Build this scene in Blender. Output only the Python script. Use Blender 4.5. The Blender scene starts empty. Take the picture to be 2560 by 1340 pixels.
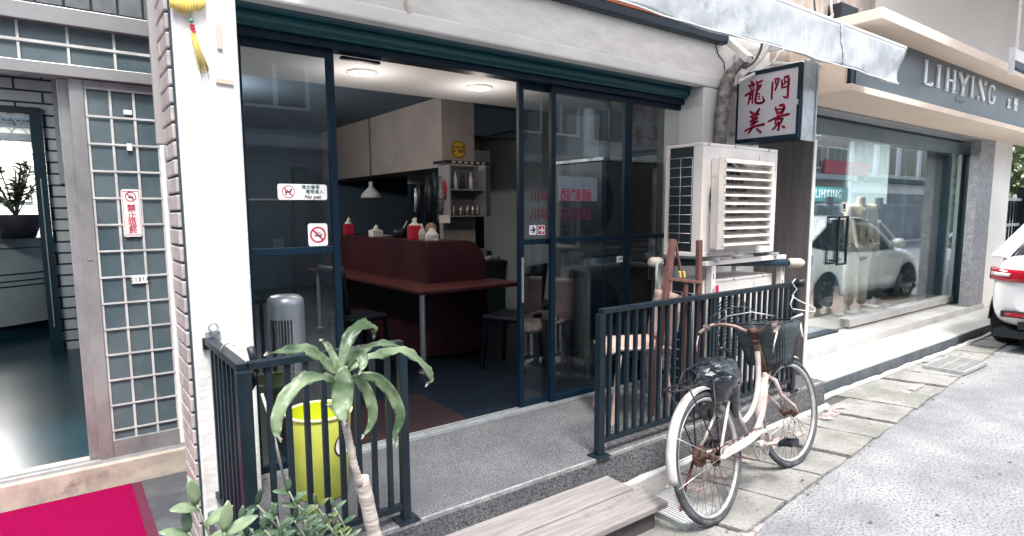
import bpy, math, random
import numpy as np
from mathutils import Vector, Matrix
random.seed(7)
PI = math.pi
R = math.radians
SC = bpy.context.scene
COL = SC.collection

# ---------------------------------------------------------------- camera
CH = 1.55
FP, CX, CY = 1520.06, 1280.0, 707.2
YAW, PITCH, ROLL = R(36.826), R(6.670), R(0.282)
def _basis():
    cy, sy, cp, sp = math.cos(YAW), math.sin(YAW), math.cos(PITCH), math.sin(PITCH)
    f = np.array([sy*cp, cy*cp, -sp]); r = np.array([cy, -sy, 0.0]); d = np.cross(f, r)
    return (r*math.cos(ROLL)+d*math.sin(ROLL), -r*math.sin(ROLL)+d*math.cos(ROLL), f)
BR, BD, BF = _basis()
def ray(x, y): return BR*(x-CX)/FP + BD*(y-CY)/FP + BF
def PY(x, y, Y):
    r = ray(x, y); p = r*(Y/r[1]); return (float(p[0]), float(p[1]), float(p[2]+CH))
def PX(x, y, X):
    r = ray(x, y); p = r*(X/r[0]); return (float(p[0]), float(p[1]), float(p[2]+CH))
def PZ(x, y, z):
    r = ray(x, y); p = r*((z-CH)/r[2]); return (float(p[0]), float(p[1]), float(p[2]+CH))
cam = bpy.data.cameras.new('camera')
cam.sensor_width = 36.0
cam.lens = FP/2560*36
cam.shift_y = (CY-670)/2560
cam.clip_start = 0.05; cam.clip_end = 500
co = bpy.data.objects.new('camera', cam); COL.objects.link(co)
m = Matrix.Identity(4)
for i in range(3):
    m[i][0] = BR[i]; m[i][1] = -BD[i]; m[i][2] = -BF[i]
m[0][3] = 0; m[1][3] = 0; m[2][3] = CH
co.matrix_world = m
SC.camera = co

# ---------------------------------------------------------------- light
SUN_EL, SUN_AZ = R(62), R(200)      # azimuth measured from +Y clockwise: comes from the street side
W = bpy.data.worlds.new('World'); SC.world = W; W.use_nodes = True
nt = W.node_tree; nt.nodes.clear()
sky = nt.nodes.new('ShaderNodeTexSky'); sky.sky_type = 'NISHITA'; sky.sun_disc = False
sky.sun_elevation = SUN_EL; sky.sun_rotation = SUN_AZ; sky.air_density = 1.0; sky.dust_density = 3.0
hs = nt.nodes.new('ShaderNodeHueSaturation'); hs.inputs['Saturation'].default_value = 0.55
bg = nt.nodes.new('ShaderNodeBackground'); bg.inputs['Strength'].default_value = 0.15
wo = nt.nodes.new('ShaderNodeOutputWorld')
nt.links.new(sky.outputs[0], hs.inputs['Color']); nt.links.new(hs.outputs[0], bg.inputs['Color']); nt.links.new(bg.outputs[0], wo.inputs[0])
sl = bpy.data.lights.new('sun', 'SUN'); sl.energy = 1.15; sl.angle = R(10); sl.color = (1.0, 0.985, 0.96)
so = bpy.data.objects.new('sun', sl); COL.objects.link(so)
sd = Vector((math.sin(SUN_AZ)*math.cos(SUN_EL), math.cos(SUN_AZ)*math.cos(SUN_EL), math.sin(SUN_EL)))
so.rotation_euler = sd.to_track_quat('Z', 'Y').to_euler()
so.location = (0, -4, 9)
SC.view_settings.view_transform = 'Standard'
SC.view_settings.look = 'None'
SC.view_settings.exposure = 1.88
SC.view_settings.gamma = 1.0
SC.cycles.use_denoising = True
SC.cycles.max_bounces = 10
SC.cycles.transparent_max_bounces = 24
SC.cycles.caustics_reflective = False
SC.cycles.caustics_refractive = False

# ---------------------------------------------------------------- materials
def mat(name, col, rough=0.6, metal=0.0, col2=None, scale=8.0, detail=6, stretch=(1,1,1), lo=0.4, hi=0.6,
        bump=0.0, bscale=40.0, bdist=0.01, bstretch=None, spec=0.5, emit=None, estr=0, coat=0, speck=None, sscale=200, slo=.5, shi=.6,
        stain=None, stscale=1.5, stlo=.55, sthi=.75, rough2=None, wave=None, trans=0, alpha=1, sheen=0):
    M = bpy.data.materials.new(name); M.use_nodes = True
    n = M.node_tree.nodes; L = M.node_tree.links
    b = n['Principled BSDF']
    b.inputs['Base Color'].default_value = (*col, 1); b.inputs['Roughness'].default_value = rough
    b.inputs['Metallic'].default_value = metal; b.inputs['Specular IOR Level'].default_value = spec
    b.inputs['Coat Weight'].default_value = coat; b.inputs['Transmission Weight'].default_value = trans
    b.inputs['Alpha'].default_value = alpha; b.inputs['Sheen Weight'].default_value = sheen
    if emit: b.inputs['Emission Color'].default_value = (*emit, 1); b.inputs['Emission Strength'].default_value = estr
    tc = n.new('ShaderNodeTexCoord')
    def mp(st):
        x = n.new('ShaderNodeMapping'); x.inputs['Scale'].default_value = st; L.new(tc.outputs['Object'], x.inputs[0]); return x.outputs[0]
    cur = None
    def layer(prev, c, sc, a, z, st=(1,1,1), det=6, kind='noise'):
        t = n.new('ShaderNodeTexNoise'); t.inputs['Scale'].default_value = sc; t.inputs['Detail'].default_value = det
        t.inputs['Roughness'].default_value = 0.62
        L.new(mp(st), t.inputs['Vector'])
        r = n.new('ShaderNodeMapRange'); r.inputs[1].default_value = a; r.inputs[2].default_value = z
        L.new(t.outputs['Fac'], r.inputs[0])
        x = n.new('ShaderNodeMix'); x.data_type = 'RGBA'
        L.new(r.outputs[0], x.inputs[0])
        if prev is None: x.inputs[6].default_value = (*col, 1)
        else: L.new(prev, x.inputs[6])
        x.inputs[7].default_value = (*c, 1)
        return x.outputs[2], r.outputs[0]
    if col2:
        cur, f = layer(cur, col2, scale, lo, hi, stretch, detail)
        if rough2 is not None:
            rr = n.new('ShaderNodeMapRange'); rr.inputs[3].default_value = rough; rr.inputs[4].default_value = rough2
            L.new(f, rr.inputs[0]); L.new(rr.outputs[0], b.inputs['Roughness'])
    if speck: cur, f = layer(cur, speck, sscale, slo, shi, (1,1,1), 2)
    if stain: cur, f = layer(cur, stain, stscale, stlo, sthi, (1,1,1), 8)
    if cur: L.new(cur, b.inputs['Base Color'])
    if bump:
        t = n.new('ShaderNodeTexNoise'); t.inputs['Scale'].default_value = bscale; t.inputs['Detail'].default_value = 5
        L.new(mp(bstretch or (1,1,1)), t.inputs['Vector'])
        u = n.new('ShaderNodeBump'); u.inputs['Strength'].default_value = bump; u.inputs['Distance'].default_value = bdist
        L.new(t.outputs['Fac'], u.inputs['Height']); L.new(u.outputs[0], b.inputs['Normal'])
    return M
def brick_mat(name, c1, c2, mortar, scale, bw, bh, axis='xz', msize=0.02, rough=.6, bumpd=.01):
    M = mat(name, c1, rough); n = M.node_tree.nodes; L = M.node_tree.links; b = n['Principled BSDF']
    tc = n.new('ShaderNodeTexCoord'); sx = n.new('ShaderNodeSeparateXYZ'); cx = n.new('ShaderNodeCombineXYZ')
    L.new(tc.outputs['Object'], sx.inputs[0])
    L.new(sx.outputs['XYZ'.index(axis[0].upper())], cx.inputs[0]); L.new(sx.outputs['XYZ'.index(axis[1].upper())], cx.inputs[1])
    t = n.new('ShaderNodeTexBrick'); L.new(cx.outputs[0], t.inputs['Vector'])
    t.inputs['Color1'].default_value = (*c1, 1); t.inputs['Color2'].default_value = (*c2, 1); t.inputs['Mortar'].default_value = (*mortar, 1)
    t.inputs['Scale'].default_value = scale; t.inputs['Brick Width'].default_value = bw; t.inputs['Row Height'].default_value = bh
    t.inputs['Mortar Size'].default_value = msize
    no = n.new('ShaderNodeTexNoise'); no.inputs['Scale'].default_value = 6; no.inputs['Detail'].default_value = 6; L.new(tc.outputs['Object'], no.inputs['Vector'])
    mr = n.new('ShaderNodeMapRange'); mr.inputs[3].default_value = .75; mr.inputs[4].default_value = 1.15; L.new(no.outputs['Fac'], mr.inputs[0])
    mx = n.new('ShaderNodeMix'); mx.data_type = 'RGBA'; mx.blend_type = 'MULTIPLY'; mx.inputs[0].default_value = 1
    L.new(t.outputs['Color'], mx.inputs[6]); L.new(mr.outputs[0], mx.inputs[7]); L.new(mx.outputs[2], b.inputs['Base Color'])
    u = n.new('ShaderNodeBump'); u.inputs['Distance'].default_value = bumpd; u.invert = True; L.new(t.outputs['Fac'], u.inputs['Height']); L.new(u.outputs[0], b.inputs['Normal'])
    return M
def glass_mat(name, tint=(1,1,1), boost=1.0, base=0.02, dirt=0.0):
    M = bpy.data.materials.new(name); M.use_nodes = True
    n = M.node_tree.nodes; L = M.node_tree.links; n.clear()
    o = n.new('ShaderNodeOutputMaterial'); tr = n.new('ShaderNodeBsdfTransparent'); tr.inputs[0].default_value = (*tint, 1)
    g = n.new('ShaderNodeBsdfGlossy'); g.inputs['Roughness'].default_value = 0.01; g.inputs[0].default_value = (.95, 1, 1, 1)
    ge = n.new('ShaderNodeNewGeometry'); dt = n.new('ShaderNodeVectorMath'); dt.operation = 'DOT_PRODUCT'
    L.new(ge.outputs['Incoming'], dt.inputs[0]); L.new(ge.outputs['Normal'], dt.inputs[1])
    ab = n.new('ShaderNodeMath'); ab.operation = 'ABSOLUTE'; L.new(dt.outputs['Value'], ab.inputs[0])
    om = n.new('ShaderNodeMath'); om.operation = 'SUBTRACT'; om.inputs[0].default_value = 1; L.new(ab.outputs[0], om.inputs[1])
    lw = n.new('ShaderNodeMath'); lw.operation = 'POWER'; lw.inputs[1].default_value = 4; L.new(om.outputs[0], lw.inputs[0])
    ma = n.new('ShaderNodeMath'); ma.operation = 'MULTIPLY_ADD'; ma.inputs[1].default_value = boost; ma.inputs[2].default_value = base; ma.use_clamp = True
    L.new(lw.outputs[0], ma.inputs[0])
    mx = n.new('ShaderNodeMixShader'); L.new(ma.outputs[0], mx.inputs[0]); L.new(tr.outputs[0], mx.inputs[1]); L.new(g.outputs[0], mx.inputs[2])
    out = mx.outputs[0]
    if dirt:
        d = n.new('ShaderNodeBsdfDiffuse'); d.inputs[0].default_value = (.5, .55, .55, 1)
        t = n.new('ShaderNodeTexNoise'); t.inputs['Scale'].default_value = 2.2; t.inputs['Detail'].default_value = 8
        tc = n.new('ShaderNodeTexCoord'); L.new(tc.outputs['Object'], t.inputs['Vector'])
        r = n.new('ShaderNodeMapRange'); r.inputs[1].default_value = .4; r.inputs[2].default_value = .8; r.inputs[4].default_value = dirt
        L.new(t.outputs['Fac'], r.inputs[0])
        m2 = n.new('ShaderNodeMixShader'); L.new(r.outputs[0], m2.inputs[0]); L.new(out, m2.inputs[1]); L.new(d.outputs[0], m2.inputs[2]); out = m2.outputs[0]
    L.new(out, o.inputs[0]); return M

NAVY = (0.0018, 0.012, 0.027)
M_stucco = mat('white_stucco', (.72,.715,.705), .9, col2=(.62,.615,.60), scale=5, stretch=(1,1,3), bump=.42, bscale=13, bdist=.010, bstretch=(1,1,2.2), stain=(.42,.40,.37), stscale=1.8, stlo=.60, sthi=.85)
M_plaster = mat('smooth_plaster', (.74,.73,.72), .85, col2=(.66,.655,.65), scale=3, bump=.2, bscale=30, bdist=.005)
M_white = mat('white_paint', (.78,.77,.75), .5, col2=(.70,.69,.67), scale=9, bump=.05, stain=(.45,.42,.38), stscale=6, stlo=.66, sthi=.85)
M_cream = mat('ivory_sheet_metal', (.74,.70,.66), .42, col2=(.64,.60,.56), scale=4, stretch=(1,1,.4), stain=(.30,.22,.16), stscale=7, stlo=.60, sthi=.82, bump=.04, bscale=9)
M_navy = mat('dark_blue_painted_steel', NAVY, .42, col2=(.003,.018,.036), scale=7, spec=.25)
M_rail = mat('dark_slate_painted_steel', (.005,.0125,.020), .42, col2=(.010,.020,.028), scale=18, stretch=(1,1,.3), bump=.1, bscale=60, bdist=.002, stain=(.075,.045,.03), stscale=16, stlo=.66, sthi=.76, spec=.35)
M_teal = mat('teal_roller_metal', (.002,.055,.070), .36, col2=(.003,.075,.09), scale=3, stretch=(.3,2,2), spec=.5)
M_dteal = mat('deep_teal_paint', (.004,.026,.042), .5, col2=(.006,.036,.055), scale=5)
M_steel = mat('brushed_stainless', (.50,.49,.48), .30, .6, col2=(.27,.27,.275), scale=2, stretch=(1,1,.8), rough2=.5, bump=.05, bscale=20, bstretch=(1,1,.05))
M_galv = mat('galvanised_sheet', (.55,.58,.59), .42, .6, col2=(.42,.45,.46), scale=11, rough2=.6)
M_frost = mat('frosted_panel_glass', (.065,.10,.115), .22, col2=(.15,.19,.20), scale=1.6, lo=.35, hi=.72, bump=.12, bscale=3, bdist=.01, rough2=.4)
M_muntin = mat('pale_glazing_bar', (.62,.62,.60), .5, col2=(.48,.48,.46), scale=10)
M_tile = mat('grey_beige_glazed_tile', (.50,.45,.42), .35, col2=(.38,.34,.32), scale=9, stain=(.22,.2,.19), stscale=4, stlo=.6, sthi=.85, bump=.1, bscale=8)
M_tileg = mat('slate_grey_wall_tile', (.17,.18,.19), .45, col2=(.12,.13,.14), scale=9)
M_mortar = mat('dark_mortar', (.03,.05,.07), .9)
M_brickin = brick_mat('inner_grey_brick', (.66,.68,.68), (.55,.58,.59), (.03,.05,.07), 1, .44, .115, msize=.010)
M_bricklit = brick_mat('bright_white_brick', (.85,.84,.80), (.78,.77,.74), (.30,.32,.33), 1, .38, .10, msize=.009)
M_stone = mat('stained_threshold_stone', (.50,.43,.36), .75, col2=(.36,.31,.26), scale=6, stain=(.13,.11,.10), stscale=4, stlo=.56, sthi=.7, bump=.3, bscale=22, bdist=.01)
M_dslate = mat('dark_slate_floor', (.055,.06,.07), .35, col2=(.10,.105,.11), scale=3.5, lo=.45, hi=.62, bump=.4, bscale=6, bdist=.02, rough2=.6)
M_bluefloor = mat('glossy_dark_floor', (.003,.022,.034), .26, col2=(.007,.034,.048), scale=2.5, rough2=.25, bump=.03, bscale=4)
M_darkfloor = mat('dark_restaurant_floor', (.0015,.008,.020), .45, col2=(.003,.012,.026), scale=6)
M_redmat = mat('crimson_carpet', (.24,.0012,.048), 1, col2=(.19,.001,.040), scale=60, bump=.8, bscale=260, bdist=.004, spec=.05)
M_redborder = mat('worn_carpet_border', (.09,.008,.03), .9, bump=.4, bscale=150, bdist=.003)
M_maroon = mat('maroon_entrance_mat', (.018,.003,.007), .95, col2=(.013,.0025,.006), scale=30, bump=.5, bscale=160, bdist=.004)
M_terr = mat('pebbledash_terrazzo', (.18,.178,.18), .8, col2=(.095,.095,.105), scale=1.6, lo=.35, hi=.7, speck=(.03,.034,.045), sscale=120, slo=.48, shi=.58, bump=.5, bscale=140, bdist=.006, stain=(.075,.08,.095), stscale=1.2, stlo=.50, sthi=.74)
M_terrtop = mat('lit_step_edge', (.33,.33,.33), .7, col2=(.20,.20,.205), scale=14, speck=(.11,.11,.12), sscale=110, slo=.52, shi=.66, bump=.3, bscale=90, bdist=.004)  # pale strip: light along the platform's front edge put into the colour
M_road = mat('weathered_pale_asphalt', (.21,.21,.22), .92, col2=(.35,.35,.35), scale=1.6, detail=10, lo=.36, hi=.64, speck=(.10,.10,.112), sscale=70, slo=.50, shi=.66, bump=.9, bscale=55, bdist=.016, stain=(.16,.155,.175), stscale=1.3, stlo=.50, sthi=.78)
M_slab = mat('mossy_concrete_slab', (.29,.28,.265), .9, col2=(.19,.19,.17), scale=2.6, speck=(.12,.12,.115), sscale=60, slo=.55, shi=.7, bump=.6, bscale=32, bdist=.012, stain=(.13,.14,.085), stscale=2.1, stlo=.55, sthi=.75)
M_gutter = mat('dark_gutter', (.03,.035,.04), .7, col2=(.06,.06,.06), scale=12, bump=.5, bscale=30)  # dark sheet below the slabs, showing in their joints
M_pinkpaint = mat('faded_pink_paint', (.60,.38,.37), .85, col2=(.46,.42,.40), scale=14, lo=.40, hi=.60, bump=.4, bscale=40)
_n = M_pinkpaint.node_tree.nodes; _t = _n.new('ShaderNodeTexNoise'); _t.inputs['Scale'].default_value = 9; _t.inputs['Detail'].default_value = 8
_r = _n.new('ShaderNodeMapRange'); _r.inputs[1].default_value = .46; _r.inputs[2].default_value = .58; _r.inputs[4].default_value = .8
_c = _n.new('ShaderNodeTexCoord'); M_pinkpaint.node_tree.links.new(_c.outputs['Object'], _t.inputs['Vector']); M_pinkpaint.node_tree.links.new(_t.outputs['Fac'], _r.inputs[0]); M_pinkpaint.node_tree.links.new(_r.outputs[0], _n['Principled BSDF'].inputs['Alpha'])
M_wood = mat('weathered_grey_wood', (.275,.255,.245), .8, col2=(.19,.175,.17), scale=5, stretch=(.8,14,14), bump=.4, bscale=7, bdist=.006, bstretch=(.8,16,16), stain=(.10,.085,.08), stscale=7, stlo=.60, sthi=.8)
M_woodd = mat('dark_step_wood', (.06,.055,.055), .85, col2=(.09,.08,.075), scale=4, stretch=(1,10,10), bump=.3, bscale=10)  # darker wood of the boards below the treads
M_brown = mat('reddish_brown_wood', (.115,.045,.038), .6, col2=(.16,.07,.055), scale=5, stretch=(6,6,1), bump=.2, bscale=9)
M_pinkwood = mat('pale_pink_plywood', (.55,.40,.35), .55, col2=(.47,.33,.29), scale=5, stretch=(1,6,6))
M_partition = mat('grey_brown_laminate', (.105,.092,.090), .6, col2=(.17,.155,.145), scale=5, stretch=(5,5,.35), lo=.4, hi=.75)
M_awn = mat('grubby_silver_tarpaulin', (.42,.44,.45), .38, col2=(.27,.29,.30), scale=3.2, stretch=(1,1,.7), lo=.40, hi=.72, stain=(.13,.15,.155), stscale=6, stlo=.58, sthi=.78, spec=.6, rough2=.6, bump=.8, bscale=4.5, bdist=.035, bstretch=(1.6,1,.8))
M_orange = mat('rust_orange_paint', (.36,.085,.03), .6, col2=(.25,.06,.025), scale=8)
M_green = mat('zz_leaf_green', (.065,.115,.065), .32, col2=(.11,.17,.10), scale=9, spec=.6)
M_green2 = mat('dark_leaf_green', (.02,.045,.032), .32, col2=(.04,.075,.045), scale=9)
M_green3 = mat('yellow_leaf_green', (.15,.19,.045), .4, col2=(.09,.13,.04), scale=9)
M_drac = mat('dracaena_leaf', (.045,.085,.04), .32, col2=(.23,.30,.18), scale=6, lo=.38, hi=.60, spec=.3, bump=.15, bscale=60)
M_bark = mat('pale_peeling_bark', (.56,.51,.46), .85, col2=(.36,.31,.27), scale=6, stretch=(1,1,7), bump=.6, bscale=14, bdist=.008, bstretch=(1,1,6))
M_stem = mat('plant_stem', (.22,.25,.17), .6)
M_pot = mat('dark_clay_pot', (.03,.03,.035), .6, bump=.2)
M_soil = mat('potting_soil', (.03,.022,.016), 1, bump=.8, bscale=60)
M_bin = mat('lime_plastic', (.74,.80,.14), .5, col2=(.64,.70,.10), scale=3, stain=(.40,.44,.10), stscale=7, stlo=.60, sthi=.8, spec=.5, trans=0)
M_bwhite = mat('chalky_white_bike_paint', (.54,.515,.50), .5, col2=(.42,.38,.355), scale=8, stain=(.30,.16,.10), stscale=14, stlo=.60, sthi=.72, bump=.1, bscale=30)
M_bpink = mat('faded_pink_bike_paint', (.56,.47,.44), .5, col2=(.44,.33,.29), scale=12, stain=(.18,.08,.055), stscale=16, stlo=.60, sthi=.72, bump=.15, bscale=30)
M_rust = mat('rusted_steel', (.13,.065,.05), .8, .3, col2=(.07,.04,.032), scale=25, bump=.4, bscale=70, bdist=.002)
M_chrome = mat('dull_chrome', (.60,.60,.60), .3, .9, col2=(.40,.36,.33), scale=25, rough2=.5)
M_tyre = mat('dusty_tyre_rubber', (.035,.04,.045), .85, col2=(.09,.095,.10), scale=14, bump=.3, bscale=120, bdist=.003)
M_black = mat('black_plastic', (.008,.012,.018), .45)
M_bag = mat('crumpled_black_polythene', (.006,.012,.018), .22, bump=.9, bscale=16, bdist=.03, spec=.7, coat=.4)
M_basket = mat('smoky_basket_liner', (.035,.055,.06), .35, col2=(.07,.09,.09), scale=6, alpha=.66)
M_coat = mat('white_car_paint', (.80,.80,.79), .25, coat=.6, spec=.5)
M_carglass = mat('tinted_car_glass', (.012,.02,.025), .05, spec=.8)
M_red = mat('red_lamp_lens', (.42,.004,.02), .12, coat=.8, col2=(.28,.002,.014), scale=14)
M_lens = mat('clear_lamp_lens', (.75,.72,.72), .1, coat=1)
M_wallin = mat('warm_interior_plaster', (.42,.37,.34), .85, col2=(.36,.32,.30), scale=2)
M_wallblue = mat('blue_grey_interior_plaster', (.12,.17,.225), .85, col2=(.10,.145,.195), scale=2)
M_ceil = mat('white_ceiling', (.62,.63,.64), .85, col2=(.56,.57,.59), scale=1.2)
M_kteal = mat('dark_teal_kitchen_wall', (.006,.030,.048), .5, col2=(.010,.042,.062), scale=2)
M_counter = mat('maroon_laminate', (.070,.020,.024), .4, col2=(.050,.015,.021), scale=3)
M_ctop = mat('brick_red_tabletop', (.11,.032,.030), .35, col2=(.085,.026,.026), scale=3)
M_legm = mat('satin_steel_leg', (.5,.5,.52), .35, .5)
M_dchair = mat('black_vinyl', (.002,.006,.013), .45)
M_paper = mat('white_paper', (.80,.78,.74), .8, col2=(.7,.68,.65), scale=12)
M_redbox = mat('red_card_box', (.50,.015,.05), .5)
M_lamp = mat('lit_lamp_disc', (1,1,1), .5, emit=(1,.88,.70), estr=7)
M_sheer = mat('clear_polythene_bag', (.75,.74,.74), .2, bump=.6, bscale=40, alpha=.75)
M_signface = mat('grey_white_acrylic', (.50,.50,.53), .35, col2=(.46,.46,.49), scale=3)
M_signred = mat('crimson_sign_paint', (.42,.004,.065), .5)
M_stk = mat('white_vinyl_sticker', (.84,.82,.80), .5)
M_stkred = mat('red_sticker_ink', (.52,.006,.06), .5)
M_ink = mat('black_ink', (.01,.012,.02), .6)
M_teink = mat('dark_teal_ink', (.03,.10,.14), .6)
M_yellow = mat('yellow_sticker', (.65,.45,.05), .5)
M_blueink = mat('navy_arrow_ink', (.01,.06,.16), .5)
M_beige = mat('peach_render', (.78,.64,.52), .7, col2=(.74,.60,.49), scale=2, bump=.1)
M_creamw = mat('cream_painted_soffit', (.88,.85,.81), .8, col2=(.84,.80,.75), scale=.9, bump=.08)
M_creamwhite = mat('offwhite_render', (.80,.77,.71), .75, col2=(.74,.71,.66), scale=3)
M_tan = mat('tan_mosaic_render', (.40,.35,.31), .8, col2=(.30,.265,.24), scale=14, stretch=(1,1,.4), bump=.3)
M_fascia = mat('blue_grey_fascia', (.045,.066,.078), .35, col2=(.10,.125,.135), scale=.8, lo=.4, hi=.68)
M_letter = mat('white_raised_letter', (.85,.85,.84), .4, emit=(1,1,1), estr=.0)
M_gstone = mat('grey_granite', (.34,.34,.35), .55, col2=(.24,.245,.26), scale=12, speck=(.14,.145,.155), sscale=80, slo=.52, shi=.64)
M_lstone = mat('pale_granite_step', (.52,.51,.49), .6, col2=(.42,.41,.40), scale=3, speck=(.40,.40,.40), sscale=90, slo=.55, shi=.68)
M_dkgrout = mat('dark_plinth_stone', (.085,.10,.115), .7, col2=(.13,.145,.155), scale=6)  # dark stone for the front face of the boutique step
M_hdr = mat('grey_green_header_panel', (.16,.21,.22), .45, col2=(.21,.26,.27), scale=1.5)
M_wfloor = mat('pink_brown_wood_floor', (.30,.23,.20), .4, col2=(.27,.20,.18), scale=3, stretch=(1,12,1))
M_shop = mat('pale_shop_wall', (.40,.43,.44), .8, col2=(.33,.36,.37), scale=1)
M_shopd = mat('dark_shop_shelf', (.02,.06,.085), .5)
M_tealsign = mat('teal_shop_sign', (.015,.25,.28), .5)
M_skinm = mat('mannequin_cream', (.38,.32,.26), .6)
M_suitb = mat('beige_linen', (.56,.46,.33), .9, col2=(.46,.37,.26), scale=14, bump=.2, bscale=20)
M_suitd = mat('charcoal_wool', (.022,.028,.035), .9, col2=(.015,.02,.027), scale=14)
M_suitt = mat('dark_teal_coat', (.004,.03,.038), .9)
M_shirt = mat('white_cotton', (.66,.66,.64), .9, bump=.2)
M_shoe = mat('grey_white_shoe', (.5,.47,.44), .5)
M_foil = mat('crinkled_foil_lagging', (.30,.27,.26), .45, .3, col2=(.13,.115,.12), scale=16, bump=1, bscale=22, bdist=.03, stain=(.55,.48,.40), stscale=20, stlo=.6, sthi=.7)
M_cable = mat('grey_cable', (.30,.31,.32), .5)
M_cablew = mat('pale_flexible_pipe', (.58,.58,.56), .5, bump=.5, bscale=50)
M_dcable = mat('dark_cable', (.02,.035,.05), .5)
M_fringe = mat('yellow_silk_fringe', (.72,.52,.12), .7)
M_tape = mat('old_beige_tape', (.55,.48,.40), .7)
M_opp1 = mat('pale_opposite_render', (.84,.84,.83), .8, col2=(.78,.78,.77), scale=1)
M_opp2 = mat('grey_opposite_render', (.28,.30,.31), .8, col2=(.2,.22,.23), scale=1)
M_leafbg = mat('yellow_green_tree_leaves', (.16,.20,.08), .5, col2=(.10,.15,.07), scale=3)  # mottled yellow green for the far leaves
M_trunk = mat('tree_bark', (.12,.10,.08), .9, bump=.5)
G_shop = glass_mat('restaurant_glass', (.89,.92,.94), .75, .045, .006)
G_bout = glass_mat('boutique_glass', (.92,.96,.97), .9, .17, .02)

def add_translucency(M, f, col):
    n = M.node_tree.nodes; L = M.node_tree.links; o = n['Material Output']; b = n['Principled BSDF']
    t = n.new('ShaderNodeBsdfTranslucent'); t.inputs[0].default_value = (*col, 1); x = n.new('ShaderNodeMixShader'); x.inputs[0].default_value = f
    L.new(b.outputs[0], x.inputs[1]); L.new(t.outputs[0], x.inputs[2]); L.new(x.outputs[0], o.inputs[0])
M_sheet = mat('translucent_tarpaulin', (.60,.61,.60), .6, col2=(.5,.51,.5), scale=3)
add_translucency(M_sheet, .55, (.80,.78,.75))
for _m in (M_drac, M_green, M_green2, M_green3): add_translucency(_m, .18, (.16,.24,.06))
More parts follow.
